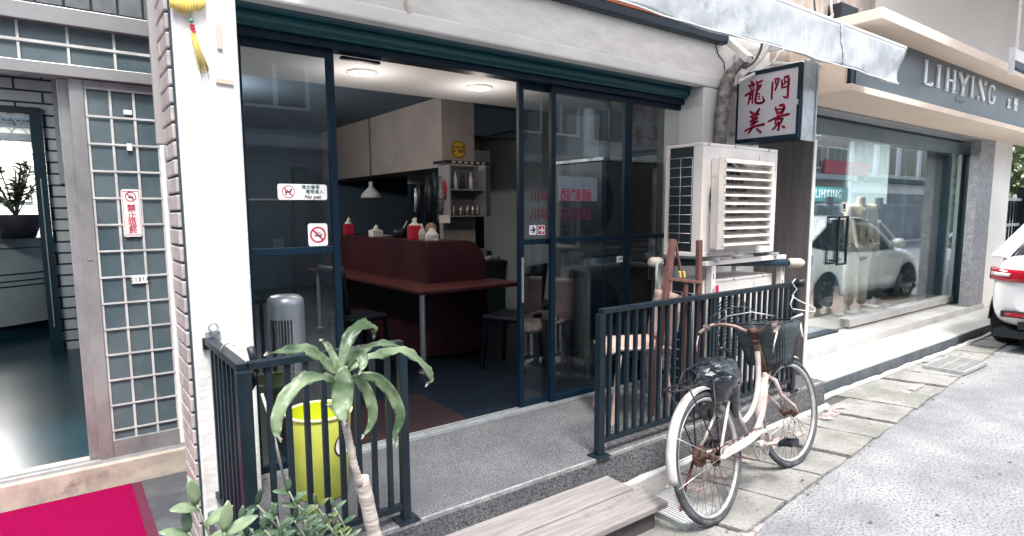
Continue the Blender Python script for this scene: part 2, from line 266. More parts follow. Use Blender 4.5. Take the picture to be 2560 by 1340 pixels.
# ---------------------------------------------------------------- mesh helpers
ORG = {}
class MB:
    def __init__(s): s.v = []; s.f = []; s.sm = []; s.mi = []; s.cm = 0
    def add(s, vs, fs, smooth=False):
        o = len(s.v); s.v += [tuple(map(float, p)) for p in vs]
        for f in fs: s.f.append(tuple(i+o for i in f)); s.sm.append(smooth); s.mi.append(s.cm)
        return s
    def box(s, x0, x1, y0, y1, z0, z1, M=None):
        v = [(x, y, z) for z in (z0, z1) for y in (y0, y1) for x in (x0, x1)]
        if M is not None: v = [tuple(M @ Vector(p)) for p in v]
        return s.add(v, [(0,2,3,1),(4,5,7,6),(0,1,5,4),(2,6,7,3),(0,4,6,2),(1,3,7,5)])
    def bar(s, a, b, w, h=None, up=(0,0,1)):
        h = h or w; a = Vector(a); b = Vector(b); d = (b-a).normalized(); u = Vector(up)
        if abs(d.dot(u)) > .98: u = Vector((0,1,0))
        sx = d.cross(u).normalized(); sz = sx.cross(d)
        v = []
        for p in (a, b):
            for i, j in ((-1,-1),(1,-1),(1,1),(-1,1)): v.append(p + sx*i*w/2 + sz*j*h/2)
        return s.add(v, [(0,1,2,3),(7,6,5,4),(0,4,5,1),(1,5,6,2),(2,6,7,3),(3,7,4,0)])
    def tube(s, pts, r, n=8, caps=True, closed=False, flat=None):
        pts = [Vector(p) for p in pts]; N = len(pts)
        rs = r if isinstance(r, (list, tuple)) else [r]*N
        vs = []; prev = None
        for i, p in enumerate(pts):
            a = pts[i-1] if (i > 0 or closed) else p; b = pts[(i+1) % N] if (i < N-1 or closed) else p
            t = (b-a).normalized()
            if prev is None:
                u = Vector((0,0,1)) if abs(t.z) < .9 else Vector((1,0,0))
                x = t.cross(u).normalized()
            else:
                x = (prev - t*prev.dot(t)).normalized()
            prev = x; y = t.cross(x)
            for k in range(n):
                an = 2*PI*k/n; q = x*math.cos(an) + y*math.sin(an)*(flat or 1); vs.append(p + q*rs[i])
        fs = []
        for i in range(N if closed else N-1):
            j = (i+1) % N
            for k in range(n):
                fs.append((i*n+k, i*n+(k+1) % n, j*n+(k+1) % n, j*n+k))
        s.add(vs, fs, True)
        if caps and not closed:
            o = len(s.v)-len(vs)
            for f in (tuple(o+k for k in reversed(range(n))), tuple(o+(N-1)*n+k for k in range(n))):
                s.f.append(f); s.sm.append(False); s.mi.append(s.cm)
        return s
    def lathe(s, prof, c=(0,0,0), n=24, axis='z', smooth=True, arc=2*PI):
        vs = []; full = abs(arc-2*PI) < 1e-6; m_ = n if full else n+1
        for r, h in prof:
            for k in range(m_):
                a = arc*k/n; x, y = r*math.cos(a), r*math.sin(a)
                q = {'z': (x, y, h), 'y': (x, h, y), 'x': (h, x, y)}[axis]
                vs.append((q[0]+c[0], q[1]+c[1], q[2]+c[2]))
        fs = []
        for i in range(len(prof)-1):
            for k in range(n):
                k2 = (k+1) % m_
                fs.append((i*m_+k, i*m_+k2, (i+1)*m_+k2, (i+1)*m_+k))
        return s.add(vs, fs, smooth)
    def prism(s, poly, h0, h1, axis='y'):
        n = len(poly); vs = []
        for h in (h0, h1):
            for a, b in poly: vs.append({'y': (a, h, b), 'x': (h, a, b), 'z': (a, b, h)}[axis])
        fs = [tuple(range(n)), tuple(range(2*n-1, n-1, -1))] + [(i, i+n, (i+1) % n+n, (i+1) % n) for i in range(n)]
        return s.add(vs, fs)
    def ring(s, c, r0, r1, y0, y1, n=32, axis='y'):
        vs = []
        for r, h in ((r0,y0),(r1,y0),(r1,y1),(r0,y1)):
            for k in range(n):
                a = 2*PI*k/n; x, z = r*math.cos(a), r*math.sin(a)
                vs.append((c[0]+x, c[1]+h, c[2]+z) if axis == 'y' else (c[0]+h, c[1]+x, c[2]+z))
        fs = []
        for i in range(4):
            for k in range(n): fs.append((i*n+k, i*n+(k+1) % n, ((i+1) % 4)*n+(k+1) % n, ((i+1) % 4)*n+k))
        return s.add(vs, fs)
    def grid(s, rows, thick=0.0, smooth=True, closed=False):
        m_ = len(rows[0]); vs = [p for r in rows for p in r]; fs = []
        for i in range(len(rows)-1):
            for k in range(m_ if closed else m_-1):
                k2 = (k+1) % m_; fs.append((i*m_+k, i*m_+k2, (i+1)*m_+k2, (i+1)*m_+k))
        return s.add(vs, fs, smooth)
    def build(s, name, ms, parent=None, local=False, bevel=0, solid=0, sub=0):
        me = bpy.data.meshes.new(name); me.from_pydata(s.v, [], s.f)
        for m_ in (ms if isinstance(ms, (list, tuple)) else [ms]): me.materials.append(m_)
        me.polygons.foreach_set('use_smooth', s.sm); me.polygons.foreach_set('material_index', s.mi); me.update()
        o = bpy.data.objects.new(name, me); COL.objects.link(o)
        place(o, parent, local)
        if solid: q = o.modifiers.new('thickness', 'SOLIDIFY'); q.thickness = solid; q.offset = 0
        if bevel: q = o.modifiers.new('bevel', 'BEVEL'); q.width = bevel; q.segments = 2; q.limit_method = 'ANGLE'; q.angle_limit = R(40)
        if sub: q = o.modifiers.new('subdivision', 'SUBSURF'); q.levels = sub; q.render_levels = sub
        return o
def place(o, parent, local=False):
    if parent is not None:
        o.parent = parent
        if not local: o.location = -ORG.get(parent, Vector((0,0,0)))
    if not local: ORG[o] = Vector((0,0,0))
    else: ORG[o] = Vector((0,0,0))
def tag(o, label, cat, group=None, kind=None):
    o['label'] = label; o['category'] = cat
    if group: o['group'] = group
    if kind: o['kind'] = kind
    return o
def thing(name, label, cat, loc=(0,0,0), rz=0, group=None):
    o = bpy.data.objects.new(name, None); COL.objects.link(o); o.empty_display_size = .1
    o.location = loc; o.rotation_euler = (0, 0, rz); ORG[o] = Vector(loc); tag(o, label, cat, group); return o
def struct(o): o['kind'] = 'structure'; return o
def B(x0, x1, y0, y1, z0, z1): return MB().box(x0, x1, y0, y1, z0, z1)
def copy_tree(o, parent=None):
    c = o.copy(); COL.objects.link(c); c.parent = parent
    for ch in list(o.children): copy_tree(ch, c)
    return c
def text(s, name, m_, loc, size, parent, rot=(PI/2,0,0), ext=.001, off=0, shear=0, space=1, align='CENTER', sx=1, local=False, ls=1):
    c = bpy.data.curves.new(name, 'FONT'); c.body = s; c.size = size; c.extrude = ext; c.offset = off*.3; c.shear = shear
    c.align_x = align; c.align_y = 'CENTER'; c.space_character = space; c.space_line = ls; c.resolution_u = 3
    tmp = bpy.data.objects.new('tmp', c)
    me = bpy.data.meshes.new_from_object(tmp); bpy.data.objects.remove(tmp); bpy.data.curves.remove(c)
    me.name = name; me.materials.clear(); me.materials.append(m_)
    o = bpy.data.objects.new(name, me); COL.objects.link(o); place(o, parent, True)
    o.location = Vector(loc) - (Vector((0,0,0)) if local else ORG.get(parent, Vector((0,0,0)))); o.rotation_euler = rot; o.scale = (sx, 1, 1)
    return o
def rrect(x0, x1, z0, z1, r, n=4):
    p = []
    for cx_, cz, a0 in ((x1-r,z1-r,0),(x0+r,z1-r,90),(x0+r,z0+r,180),(x1-r,z0+r,270)):
        for k in range(n+1):
            a = R(a0+90*k/n); p.append((cx_+r*math.cos(a), cz+r*math.sin(a)))
    return p

# ================================================================ GROUND
struct(MB().add([(-60,-60,0),(120,-60,0),(120,70,0),(-60,70,0)], [(0,1,2,3)]).build('road', M_road))
struct(B(-4, .60, 2.35, 4.02, -.02, .006).build('entrance_floor', M_dslate))
struct(MB().add([(-.5,1.25,.004),(12.6,2.50,.004),(12.6,2.47,.004),(4.82,2.46,.004),(4.82,2.28,.004),(-.5,2.28,.004)], [(0,1,2,3,4,5)]).build('gutter', M_gutter))
# slabs
mb = MB(); mo = MB()
def yedge(x): return 1.58+(x-2.74)*.0873
x = -0.4; rr = random.Random(3)
while x < 12.0:
    w = .455+rr.uniform(-.025,.03); g = .010+rr.random()*.008; yi = 2.215 if x < 4.75 else 2.33
    x0, x1 = x+g, x+w-g; h = .014+rr.uniform(0,.008); t = rr.uniform(-.003,.003)
    def edge(xa, n=7, s=0):
        out = []
        for k in range(n+1):
            f = k/n; y = yi+(yedge(xa)-yi)*f; out.append((xa+.15*f*(yi-yedge(xa))/.5+rr.uniform(-.006,.006), y))
        return out
    A = edge(x0); Bq = edge(x1)
    nsub = 5; rows = []
    for a, b in zip(A, Bq):
        rows.append([(a[0]+(b[0]-a[0])*k/nsub, a[1]+(b[1]-a[1])*k/nsub+(rr.uniform(-.008,.008) if (a is A[-1]) else 0), h+t*k+rr.uniform(-.0015,.0015)) for k in range(nsub+1)])
    mb.grid(rows, smooth=False)
    per = rows[0]+[r[-1] for r in rows[1:]]+rows[-1][-2::-1]+[r[0] for r in rows[-2:0:-1]]
    n = len(per); mb.add(per+[(p[0],p[1],-.01) for p in per], [(i,(i+1) % n,(i+1) % n+n,i+n) for i in range(n)])
    x += w
struct(mb.build('pavement', M_slab))
# mortar fillet between slabs and the platforms
for (xa, xb, y) in ((-.4, 4.8, 2.235), (4.84, 11.9, 2.36)):
    pts = []; xx = xa
    while xx <= xb: pts.append((xx, y+rr.uniform(-.008,.008), .014+rr.uniform(-.004,.004))); xx += .12
    mo.tube(pts, [.026+rr.uniform(-.006,.008) for _ in pts], 7)
struct(mo.build('kerb', M_lstone))
# pink paint remains
mb = MB()
def strip(pts, w, z, seed):
    q = random.Random(seed); rows = []
    for i, (px_, py_) in enumerate(pts):
        a = pts[max(0,i-1)]; b = pts[min(len(pts)-1,i+1)]; d = Vector((b[0]-a[0], b[1]-a[1])).normalized()
        n1 = Vector((-d.y, d.x)); u, v_ = q.uniform(.6,1.15)*w/2, q.uniform(.6,1.15)*w/2
        rows.append([(px_+n1.x*u, py_+n1.y*u, z), (px_-n1.x*v_, py_-n1.y*v_, z)])
    mb.grid(rows, smooth=False)
strip([(3.25+.1*i, 2.02+.006*i+.01*math.sin(i), ) for i in range(19)], .10, .030, 1)
strip([(2.4+.1*i, 1.95+.004*i) for i in range(7)], .09, .030, 2)
strip([(2.2+.1*i, 1.50+.012*i) for i in range(6)], .07, .006, 5)
strip([(5.6+.12*i, 1.98+.012*i) for i in range(5)], .07, .030, 4)
struct(mb.build('road_marking', M_pinkpaint))
def grate(x0, x1, y0, y1, z, n, label, lengthwise=True):
    t = thing('drain_grate', label, 'drain grate', (x0, y0, 0), group='steel drain grates by the kerb')
    fr = MB()
    fr.box(x0, x1, y0, y0+.018, z-.03, z).box(x0, x1, y1-.018, y1, z-.03, z).box(x0, x0+.018, y0+.018, y1-.018, z-.03, z).box(x1-.018, x1, y0+.018, y1-.018, z-.03, z)
    fr.build('frame', M_galv, t)
    MB().box(x0+.018, x1-.018, y0+.018, y1-.018, .003, .018).build('drain_pit', M_black, t)
    b = MB()
    for i in range(n):
        q = x0+.018+(x1-x0-.036)*(i+.5)/n
        b.bar((q, y0+.016, z-.012), (q, y1-.016, z-.012), .012, .02)
    for k in (.33, .66): b.bar((x0+.016, y0+(y1-y0)*k, z-.016), (x1-.016, y0+(y1-y0)*k, z-.016), .01, .016)
    b.build('bars', M_lstone, t)
grate(2.33, 2.62, 1.72, 2.02, .042, 13, 'small pale drain grate beside the wooden step and the rear bicycle wheel')
grate(6.68, 7.34, 1.90, 2.24, .046, 12, 'pale slotted drain grate in the slabs before the boutique steps')
q = random.Random(44); mb = MB()
for k in range(150):
    x_ = q.uniform(2.2, 9.5); side = q.random()
    y_ = q.uniform(2.10,2.22) if side < .35 else (yedge(x_)+q.uniform(-.05,.05) if side < .7 else q.uniform(yedge(x_)-1.2, 2.2))
    z_ = .026 if y_ > yedge(x_)+.02 else .006; r_ = q.uniform(.004,.012)
    mb.add([(x_+r_*q.uniform(.6,1.3)*math.cos(a), y_+r_*q.uniform(.6,1.3)*math.sin(a), z_) for a in (0,1.3,2.6,3.9,5.1)]+[(x_, y_, z_+r_*.6)], [(0,1,5),(1,2,5),(2,3,5),(3,4,5),(4,0,5)])
o = mb.build('litter', mat('dark_grit', (.09,.085,.075), .9, col2=(.16,.14,.11), scale=9)); tag(o, 'scattered grit and dry leaf scraps along the slab joints and road edge', 'litter', kind='stuff')
# ---- platform in front of the restaurant
struct(B(.46, 4.805, 2.272, 3.20, -.02, .207).build('platform', M_terr, bevel=.006))
struct(B(.72, 4.80, 2.2705, 2.286, .19, .2085).build('platform_edge', M_terrtop))
struct(B(.70, 7.0, 3.20, 9.6, .0, .205).build('floor', M_darkfloor))
struct(B(-4, .60, 4.20, 13, 0, .14).build('floor', M_bluefloor))

# wooden step
t = thing('wooden_step', 'low weathered grey timber step on the road below the restaurant platform', 'step', (1.5, 1.98, 0))
bd = MB().box(.55, 2.262, 1.995, 2.185, .118, .150); bd.build('tread', M_wood, t, bevel=.004)
bd = MB().box(.55, 2.292, 1.800, 1.990, .116, .148); bd.build('tread', M_wood, t, bevel=.005)
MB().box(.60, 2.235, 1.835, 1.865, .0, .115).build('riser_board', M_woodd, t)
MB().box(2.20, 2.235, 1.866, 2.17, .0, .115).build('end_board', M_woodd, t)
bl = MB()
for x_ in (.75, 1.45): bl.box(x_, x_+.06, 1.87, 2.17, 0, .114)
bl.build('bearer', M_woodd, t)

# ================================================================ RESTAURANT
rb = thing('restaurant_building', 'white stucco restaurant front with teal roller box and dark steel glazing', 'restaurant', (2.5, 3.2, 0))
def rp(mb, name, m_, **k): return mb.build(name, m_, rb, **k)
rp(B(.444, .700, 2.920, 3.16, -.02, 3.9), 'column', M_stucco, bevel=.012)
rp(B(.700, 4.90, 2.920, 3.00, 2.560, 3.9), 'wall', M_stucco, bevel=.01)
rp(B(.700, 4.90, 2.914, 2.999, 2.490, 2.572), 'lintel', M_plaster, bevel=.012)
rp(B(.7, 5.0, 3.0, 3.3, 2.640, 3.9), 'upper_wall', M_wallblue)
rp(B(4.02, 4.795, 2.925, 3.30, .207, 2.489), 'column', M_plaster, bevel=.01)
rp(B(.68, .705, 3.161, 9.6, .2, 2.9), 'side_wall', M_wallblue)
rp(B(.60, .679, 3.19, 13, .0, 3.9), 'party_wall', M_tileg)
rp(B(.7, 7.2, 9.5, 9.6, .2, 2.9), 'back_wall', M_wallblue)
rp(B(6.9, 7.0, 4.8, 9.5, .2, 2.9), 'side_wall', M_kteal)
rp(B(4.80, 7.0, 4.7, 4.8, .2, 2.9), 'side_wall', M_kteal)
rp(B(4.68, 4.795, 3.3, 4.7, .2, 2.9), 'side_wall', M_kteal)
rp(B(.706, 6.9, 3.06, 5.06, 2.60, 2.639), 'ceiling', M_ceil)
rp(B(.706, 6.9, 5.061, 9.5, 2.78, 2.82), 'ceiling', M_wallblue)
rp(B(.706, 6.9, 5.02, 5.06, 2.64, 2.779), 'ceiling_drop', M_wallblue)
rp(B(3.40, 3.84, 5.86, 9.45, 2.035, 2.775), 'soffit_beam', M_wallin)
rp(B(3.395, 3.812, 5.78, 5.858, 1.0, 2.776), 'pillar', M_wallin)
rp(B(3.86, 6.85, 7.42, 7.5, 1.93, 2.77), 'kitchen_upper_wall', M_wallin)
rp(B(3.86, 6.85, 7.40, 7.5, .21, 1.928), 'kitchen_wall', M_kteal)
rp(B(3.85, 6.85, 6.1, 6.2, 2.45, 2.775), 'kitchen_bulkhead', M_wallblue)
rp(B(3.815, 4.04, 5.80, 5.88, 1.50, 2.24), 'side_panel', mat('mauve_grey_panel', (.17,.155,.175), .8))
rp(B(2.78, 2.99, 8.9, 9.0, .2, 2.2), 'doorway_panel', M_dteal)
# roller shutter box
prof = []
def arcp(cy_, cz, r, a0, a1, n=7): return [(cy_+r*math.cos(R(a0+(a1-a0)*k/n)), cz+r*math.sin(R(a0+(a1-a0)*k/n))) for k in range(n+1)]
prof = [(3.19,2.635),(3.02,2.635)] + arcp(3.075,2.575,.06,140,215) + arcp(3.07,2.515,.040,150,215) + [(3.045,2.487)] + arcp(3.085,2.462,.038,150,215)+[(3.06,2.436),(3.075,2.425),(3.075,2.415),(3.19,2.415)]
sh = MB(); sh.prism([(p[0], p[1]) for p in prof], .702, 4.018, axis='x')
o = rp(sh, 'roller_shutter', M_teal)
rp(B(.702, 4.33, 3.10, 3.20, 2.375, 2.413), 'head_rail', M_navy, bevel=.004)
# reveal posts, tracks
rp(B(4.27, 4.33, 3.08, 3.20, .207, 2.374), 'jamb', M_navy)
rp(B(.702, .722, 3.12, 3.19, .207, 2.374), 'jamb', M_navy)
tr = MB().box(.702, 4.26, 3.125, 3.137, .207, .226).box(.702, 4.26, 3.16, 3.172, .207, .226).box(.702, 4.26, 3.137, 3.16, .207, .214).box(.702,4.26,3.195,3.21,.207,.224)
rp(tr, 'door_track', M_galv)
def glazed(name, label, x0, x1, y, z0, z1, zr, st=.038, parent=rb, dep=.032):
    f = MB(); y0, y1 = y-dep/2, y+dep/2
    f.box(x0, x0+st, y0, y1, z0, z1).box(x1-st, x1, y0, y1, z0, z1)
    f.box(x0+st, x1-st, y0+.002, y1-.002, z0, z0+st).box(x0+st, x1-st, y0+.002, y1-.002, z1-st, z1)
    if zr: f.box(x0+st, x1-st, y0+.002, y1-.002, zr-.018, zr+.018)
    d = f.build(name, M_navy, parent, bevel=.002)
    for a, b in (((z0+st, zr-.018), (zr+.018, z1-st)) if zr else ((z0+st, z1-st),)):
        MB().box(x0+st, x1-st, y-.003, y+.003, a, b).build('pane', G_shop, d)
    return d
glazed('window', None, .722, 1.210, 3.148, .228, 2.374, 1.357)
door = thing('sliding_door', 'dark steel framed glass sliding door pushed open to the right', 'sliding door', (2.9, 3.19, .2))
glazed('frame', None, 2.436, 3.27, 3.184, .228, 2.374, 1.350, parent=door)
MB().bar((2.455, 3.166, .95), (2.455, 3.166, 1.25), .012, .02).build('handle', M_galv, door)
glazed('window', None, 2.680, 3.425, 3.148, .228, 2.374, 1.357)
glazed('window', None, 3.425, 4.268, 3.148, .228, 2.374, 1.357)
# door closer bar on the head
rp(B(1.28, 1.50, 3.2, 3.23, 2.360, 2.374), 'door_closer', M_navy)

# lights
for x_, y_ in ((1.927,4.432),(2.949,4.385)):
    t = thing('ceiling_downlight', 'lit round downlight nearer the %s' % ('no pet sticker' if x_ < 2 else 'opened sliding door'), 'ceiling light', (x_, y_, 2.6), group='round downlights in the restaurant ceiling')
    MB().lathe([(.115,2.598),(.115,2.586),(.09,2.580),(.09,2.590)], (x_, y_, 0), 28).build('trim', M_white, t)
    MB().lathe([(.0,2.583),(.088,2.583),(.088,2.589),(0,2.589)], (x_, y_, 0), 28).build('diffuser', M_lamp, t)
    l = bpy.data.lights.new('downlight_bulb', 'POINT'); l.energy = 2.6; l.color = (1,.88,.78); l.shadow_soft_size = .05
    lo = bpy.data.objects.new('downlight_bulb', l); COL.objects.link(lo); lo.parent = t; lo.location = (0, 0, -.32)
t = thing('ceiling_downlight', 'small round downlight deep in the dining room seen past the left window', 'ceiling light', (1.15, 6.4, 2.78))
MB().lathe([(.0,2.766),(.08,2.766),(.09,2.779)], (1.15, 6.4, 0), 28).build('diffuser', M_lamp, t)
l = bpy.data.lights.new('rear_bulb', 'POINT'); l.energy = 16; l.color = (1,.92,.84); l.shadow_soft_size = .08
lo = bpy.data.objects.new('rear_bulb', l); COL.objects.link(lo); lo.parent = t; lo.location = (0, 0, -.4)
t = thing('kitchen_lamp', 'small lamp lighting the kitchen beyond the interior pillar', 'lamp', (5.3, 6.6, 2.4))
MB().lathe([(0,2.42),(.08,2.42),(.09,2.45),(0,2.46)], (5.3,6.6,0), 20).build('shade', M_white, t)
l = bpy.data.lights.new('kitchen_bulb', 'POINT'); l.energy = 20; l.color = (1,.84,.68); l.shadow_soft_size = .1
lo = bpy.data.objects.new('kitchen_bulb', l); COL.objects.link(lo); lo.parent = t; lo.location = (0,0,-.12)
# air vent on ceiling
M = MB()
M.box(1.35, 1.37, 3.75, 4.05, 2.588, 2.599)
rp(M, 'ceiling_slot', M_dteal)

# counter and table
ct = thing('restaurant_counter', 'maroon bar counter with rounded end and brick red tabletop', 'counter', (2.7, 4.9, .2))
cp = [(2.683,.22),(2.683,1.283)]+[(3.10,1.283)]
for k in range(1, 9): a = R(90-90*k/8); cp.append((3.10+.235*math.cos(a), .98+.303*math.sin(a)))
cp.append((3.335,.22))
M = MB(); M.prism(cp, 4.858, 4.90, axis='y'); M.build('front_panel', M_counter, ct, bevel=.004)
M = MB(); M.box(2.684, 2.72, 4.901, 7.6, .22, 1.262); M.build('side_panel', M_counter, ct)
M = MB(); M.box(2.68, 3.05, 4.903, 7.62, 1.263, 1.288); M.build('ledge', M_counter, ct)
M = MB(); M.prism([(2.366,4.42),(3.42,4.42),(3.42,4.856),(2.681,4.856),(2.681,7.2),(2.366,7.2)], .868, .905, axis='z'); M.build('tabletop', M_ctop, ct, bevel=.008)
for x_, y_ in ((2.405,4.46),(2.42,7.0)):
    MB().lathe([(.024,.207),(.024,.867)], (x_, y_, 0), 14).lathe([(.045,.207),(.045,.214),(.024,.216)], (x_, y_, 0), 14).build('leg', M_legm, ct)
def vchair(x, y, rz, label):
    t = thing('dining_chair', label, 'chair', (x, y, .207), rz, 'black vinyl dining chairs inside the restaurant')
    B(-.2,.2,-.2,.2,.42,.47).build('seat', M_dchair, t, True, bevel=.02)
    rows = []
    for k in range(7):
        z = .5+.4*k/6; yb = -.18-.05*(k/6)
        rows.append([(u*.19, yb-.02*math.cos(u*1.4), z) for u in np.linspace(-1,1,9)])
    MB().grid(rows).build('backrest', M_dchair, t, True, solid=.03)
    for sx_ in (-1,1):
        for sy in (-1,1): MB().bar((sx_*.17, sy*.17, .42), (sx_*.19, sy*.2, 0), .03).build('leg', M_dchair, t, True)
    return t
vchair(3.12, 4.16, R(25), 'dark chair at the front edge of the red table beside the steel leg')
vchair(2.05, 5.0, R(-80), 'dark chair tucked along the left side of the red table')
vchair(3.75, 4.5, R(60), 'dark chair just inside behind the opened sliding door')

# items on the counter
def napkin(x, y, z, w, h, m_, label, red=True):
    t = thing('napkin_box' if red else 'tissue_pack', label, 'napkin box' if red else 'tissue pack', (x, y, z))
    B(x-w/2, x+w/2, y-w/2, y+w/2, z, z+h).build('box', m_, t, bevel=.008)
    M = MB(); q = random.Random(int(x*1000+y*77)); rows = []
    for k in range(6):
        f = k/5; rw = w*(.44, .30, .17, .20, .17, .05)[k]
        rows.append([(x+rw*math.cos(a)*(1+.35*q.random())+.02*f*q.random(), y+rw*.6*math.sin(a)*(1+.3*q.random()), z+h+.001+(.075 if red else .055)*f*(.75+.4*q.random())) for a in np.linspace(0, 2*PI, 15)[:-1]])
    M.grid(rows, closed=True); M.build('tissue', M_paper, t)
    return t
def onc(px_, X=2.86, z=1.288):
    p = PZ(px_, 600, z); r = ray(px_, 600); return None
def cpos(px_, x=2.80):
    r = ray(px_, 600); return x, float(r[1]/r[0]*x)
for px_, w, h, m_, lab, red in ((872,.10,.13,M_redbox,'red napkin box with tissue standing at the left end of the counter',True),
                          (940,.12,.07,M_paper,'small clear pack of white tissues between the two red napkin boxes',False),
                          (1036,.105,.135,M_redbox,'red napkin box with tissue beside the clear bags near the counter corner',True)):
    x_, y_ = cpos(px_); napkin(x_, y_, 1.288, w, h, m_, lab, red)
for px_, dx, w, h, lab in ((1052,.06,.10,.10,'knotted clear plastic bag of white and red packets on the counter'),(1080,.03,.12,.075,'low clear plastic bag of white cups at the counter corner')):
    x_, y_ = cpos(px_, 2.8+dx)
    t = thing('plastic_bag', lab, 'plastic bag', (x_, y_, 1.288))
    q = random.Random(px_); rows = []
    for k in range(8):
        f = k/7; rr_ = w*.55*(1-.75*max(0,(f-.45)/.55))*(1 if f < .95 else 1.6)
        rows.append([(x_+rr_*math.cos(a)*(1+.12*q.uniform(-1,1)), y_+rr_*math.sin(a)*(1+.12*q.uniform(-1,1)), 1.289+f*h*1.5) for a in np.linspace(0,2*PI,13)[:-1]])
    MB().grid(rows, closed=True).build('film', M_sheer, t)
    B(x_-w*.3, x_+w*.2, y_-w*.3, y_+w*.2, 1.289, 1.289+h*.6).build('packet', M_paper, t, bevel=.006)
    B(x_-w*.1, x_+w*.32, y_-w*.36, y_-w*.31, 1.291, 1.289+h*.45).build('red_packet', M_redbox, t)
x_, y_ = cpos(1000, 2.9)
t = thing('condiment_pot', 'dark lidded condiment pot with pale spoon on the counter', 'pot', (x_, y_, 1.288))
MB().lathe([(0,1.289),(.07,1.289),(.075,1.36),(.06,1.375),(.02,1.39),(0,1.39)], (x_, y_, 0), 20).build('body', M_black, t)
MB().tube([(x_+.03,y_,1.36),(x_+.08,y_-.02,1.46)], .008).build('spoon', M_white, t)
x_, y_ = cpos(960, 2.9)
t = tag(MB().lathe([(0,1.289),(.08,1.289),(.10,1.297),(.096,1.300),(0,1.296)], (x_, y_, 0), 24).build('plate', M_white), 'flat white plate lying on the counter beside the tissue pack', 'plate')
x_, y_ = cpos(1078, 3.0)
t = thing('hand_fan', 'round tan straw fan standing behind the clear bags on the counter', 'fan', (x_, y_, 1.288))
MB().lathe([(0,-.004),(.062,-.004),(.062,.004),(0,.004)], (x_, y_, 1.385), 20, axis='y').build('blade', mat('tan_straw', (.42,.27,.15), .8), t)
MB().bar((x_, y_, 1.29), (x_, y_, 1.33), .012).build('handle', M_brown, t)

# pillar sticker, wall shelf, hood, kitchen bits
t = thing('invoice_sticker', 'round yellow sticker with black characters on the interior pillar', 'sticker', (3.61,5.777,2.2))
c = PY(1146, 374, 5.775)
MB().lathe([(0,-.003),(.098,-.003),(.098,0),(0,0)], (c[0], 5.778, c[2]), 32, axis='y', smooth=False).build('disc', M_yellow, t)
MB().ring((c[0], 5.7745, c[2]), .082, .094, -.002, 0).build('ring', mat('brown_red_ink', (.22,.03,.02), .6), t)
text('本店使用', 'lettering', M_ink, (c[0], 5.7735, c[2]+.022), .036, t, off=.0012)
text('統一發票', 'lettering', M_ink, (c[0], 5.7735, c[2]-.018), .036, t, off=.0012)
t = thing('wall_shelf', 'open steel wall shelf of bottles and cups under the pillar', 'shelf', (3.5,5.7,1.5))
for x_ in (3.34, 3.79): B(x_,x_+.02,5.55,5.77,1.50,2.06).build('side_panel', M_legm, t)
for z in (1.50, 1.78): B(3.361,3.789,5.55,5.77,z,z+.012).build('shelf_board', M_legm, t)
B(3.361,3.789,5.765,5.774,1.513,2.05).build('back_panel', mat('mauve_back_panel', (.15,.14,.17), .8), t)  # mauve grey back of the shelf
t = thing('hanging_rack', 'black perforated rack rail with hooks fixed at the foot of the pillar', 'rack', (3.55,5.6,2.06))
M = MB().box(3.28,3.83,5.52,5.53,2.055,2.085).box(3.28,3.29,5.531,5.777,2.055,2.085).box(3.82,3.83,5.531,5.777,2.055,2.085); M.build('rail', M_black, t)
for k in range(6): B(3.36+k*.075,3.40+k*.075,5.516,5.519,2.064,2.076).build('slot', M_white, t)
q = random.Random(5)
for k in range(9):
    up = k < 4; x_ = (3.40+.09*k) if up else 3.46+.075*(k-4); z = 1.793 if up else 1.513; h = .13+q.random()*.06 if up else .11
    m_ = q.choice([M_white, M_dteal, M_redbox, M_tape]) if up else M_chrome
    t = tag(MB().lathe([(0,z),(.022,z),(.022,z+h*.65),(.010,z+h*.8),(.010,z+h),(0,z+h)] if up else [(0,z),(.022,z),(.024,z+h),(.02,z+h),(.018,z+.01),(0,z+.01)], (x_, 5.62+q.random()*.06, 0), 12).build('bottle' if up else 'steel_cup', m_),
        ['white','pink','dark','pale'][k]+' bottle on the upper board of the wall shelf, %s' % ['leftmost','second','third','rightmost'][k] if up else 'plain steel cup standing on the lower board of the wall shelf', 'bottle' if up else 'cup', 'bottles on the upper shelf' if up else 'steel cups on the lower shelf')
t = thing('hanging_utensils', 'dark cluster of bags and utensils hanging left of the wall shelf', 'utensils', (3.2,5.6,1.6))
q = random.Random(9)
for k, (px_, y0, y1, r_, m_) in enumerate(((1045,455,545,.03,M_black),(1070,440,560,.05,M_black),(1085,430,520,.04,M_dteal),(1100,440,550,.045,M_foil),(1038,470,530,.018,M_legm),(1112,450,500,.02,M_redbox))):
    a = PY(px_, y0, 5.5); b = PY(px_, y1, 5.5)
    MB().tube([a, tuple(a[i]*.6+b[i]*.4+(.01 if i == 0 else 0) for i in range(3)), b], [r_*.5, r_, r_*.7], 9).build('utensil', m_, t)
B(*[v for p in ((PY(1088,0,5.45)[0], PY(1116,0,5.45)[0]), (5.45,5.455), (PY(1100,558,5.45)[2], PY(1100,538,5.45)[2])) for v in p]).build('paper_note', M_paper, t)
t = thing('range_hood', 'white curved kitchen range hood with dark underside', 'range hood', (5.6,7,1.95))
M = MB(); M.prism([(6.98,1.985),(6.99,2.08),(7.03,2.16),(7.10,2.20),(7.39,2.20),(7.39,1.985)], 5.09, 6.15, axis='x'); M.build('body', mat('warm_white_enamel', (.85,.80,.72), .3), t, bevel=.03)  # warm off-white enamel of the hood
B(5.13,6.11,7.0,7.39,1.93,1.984).build('underside', M_black, t)
B(5.85,5.93,6.976,6.979,2.04,2.075).build('control_panel', M_black, t)
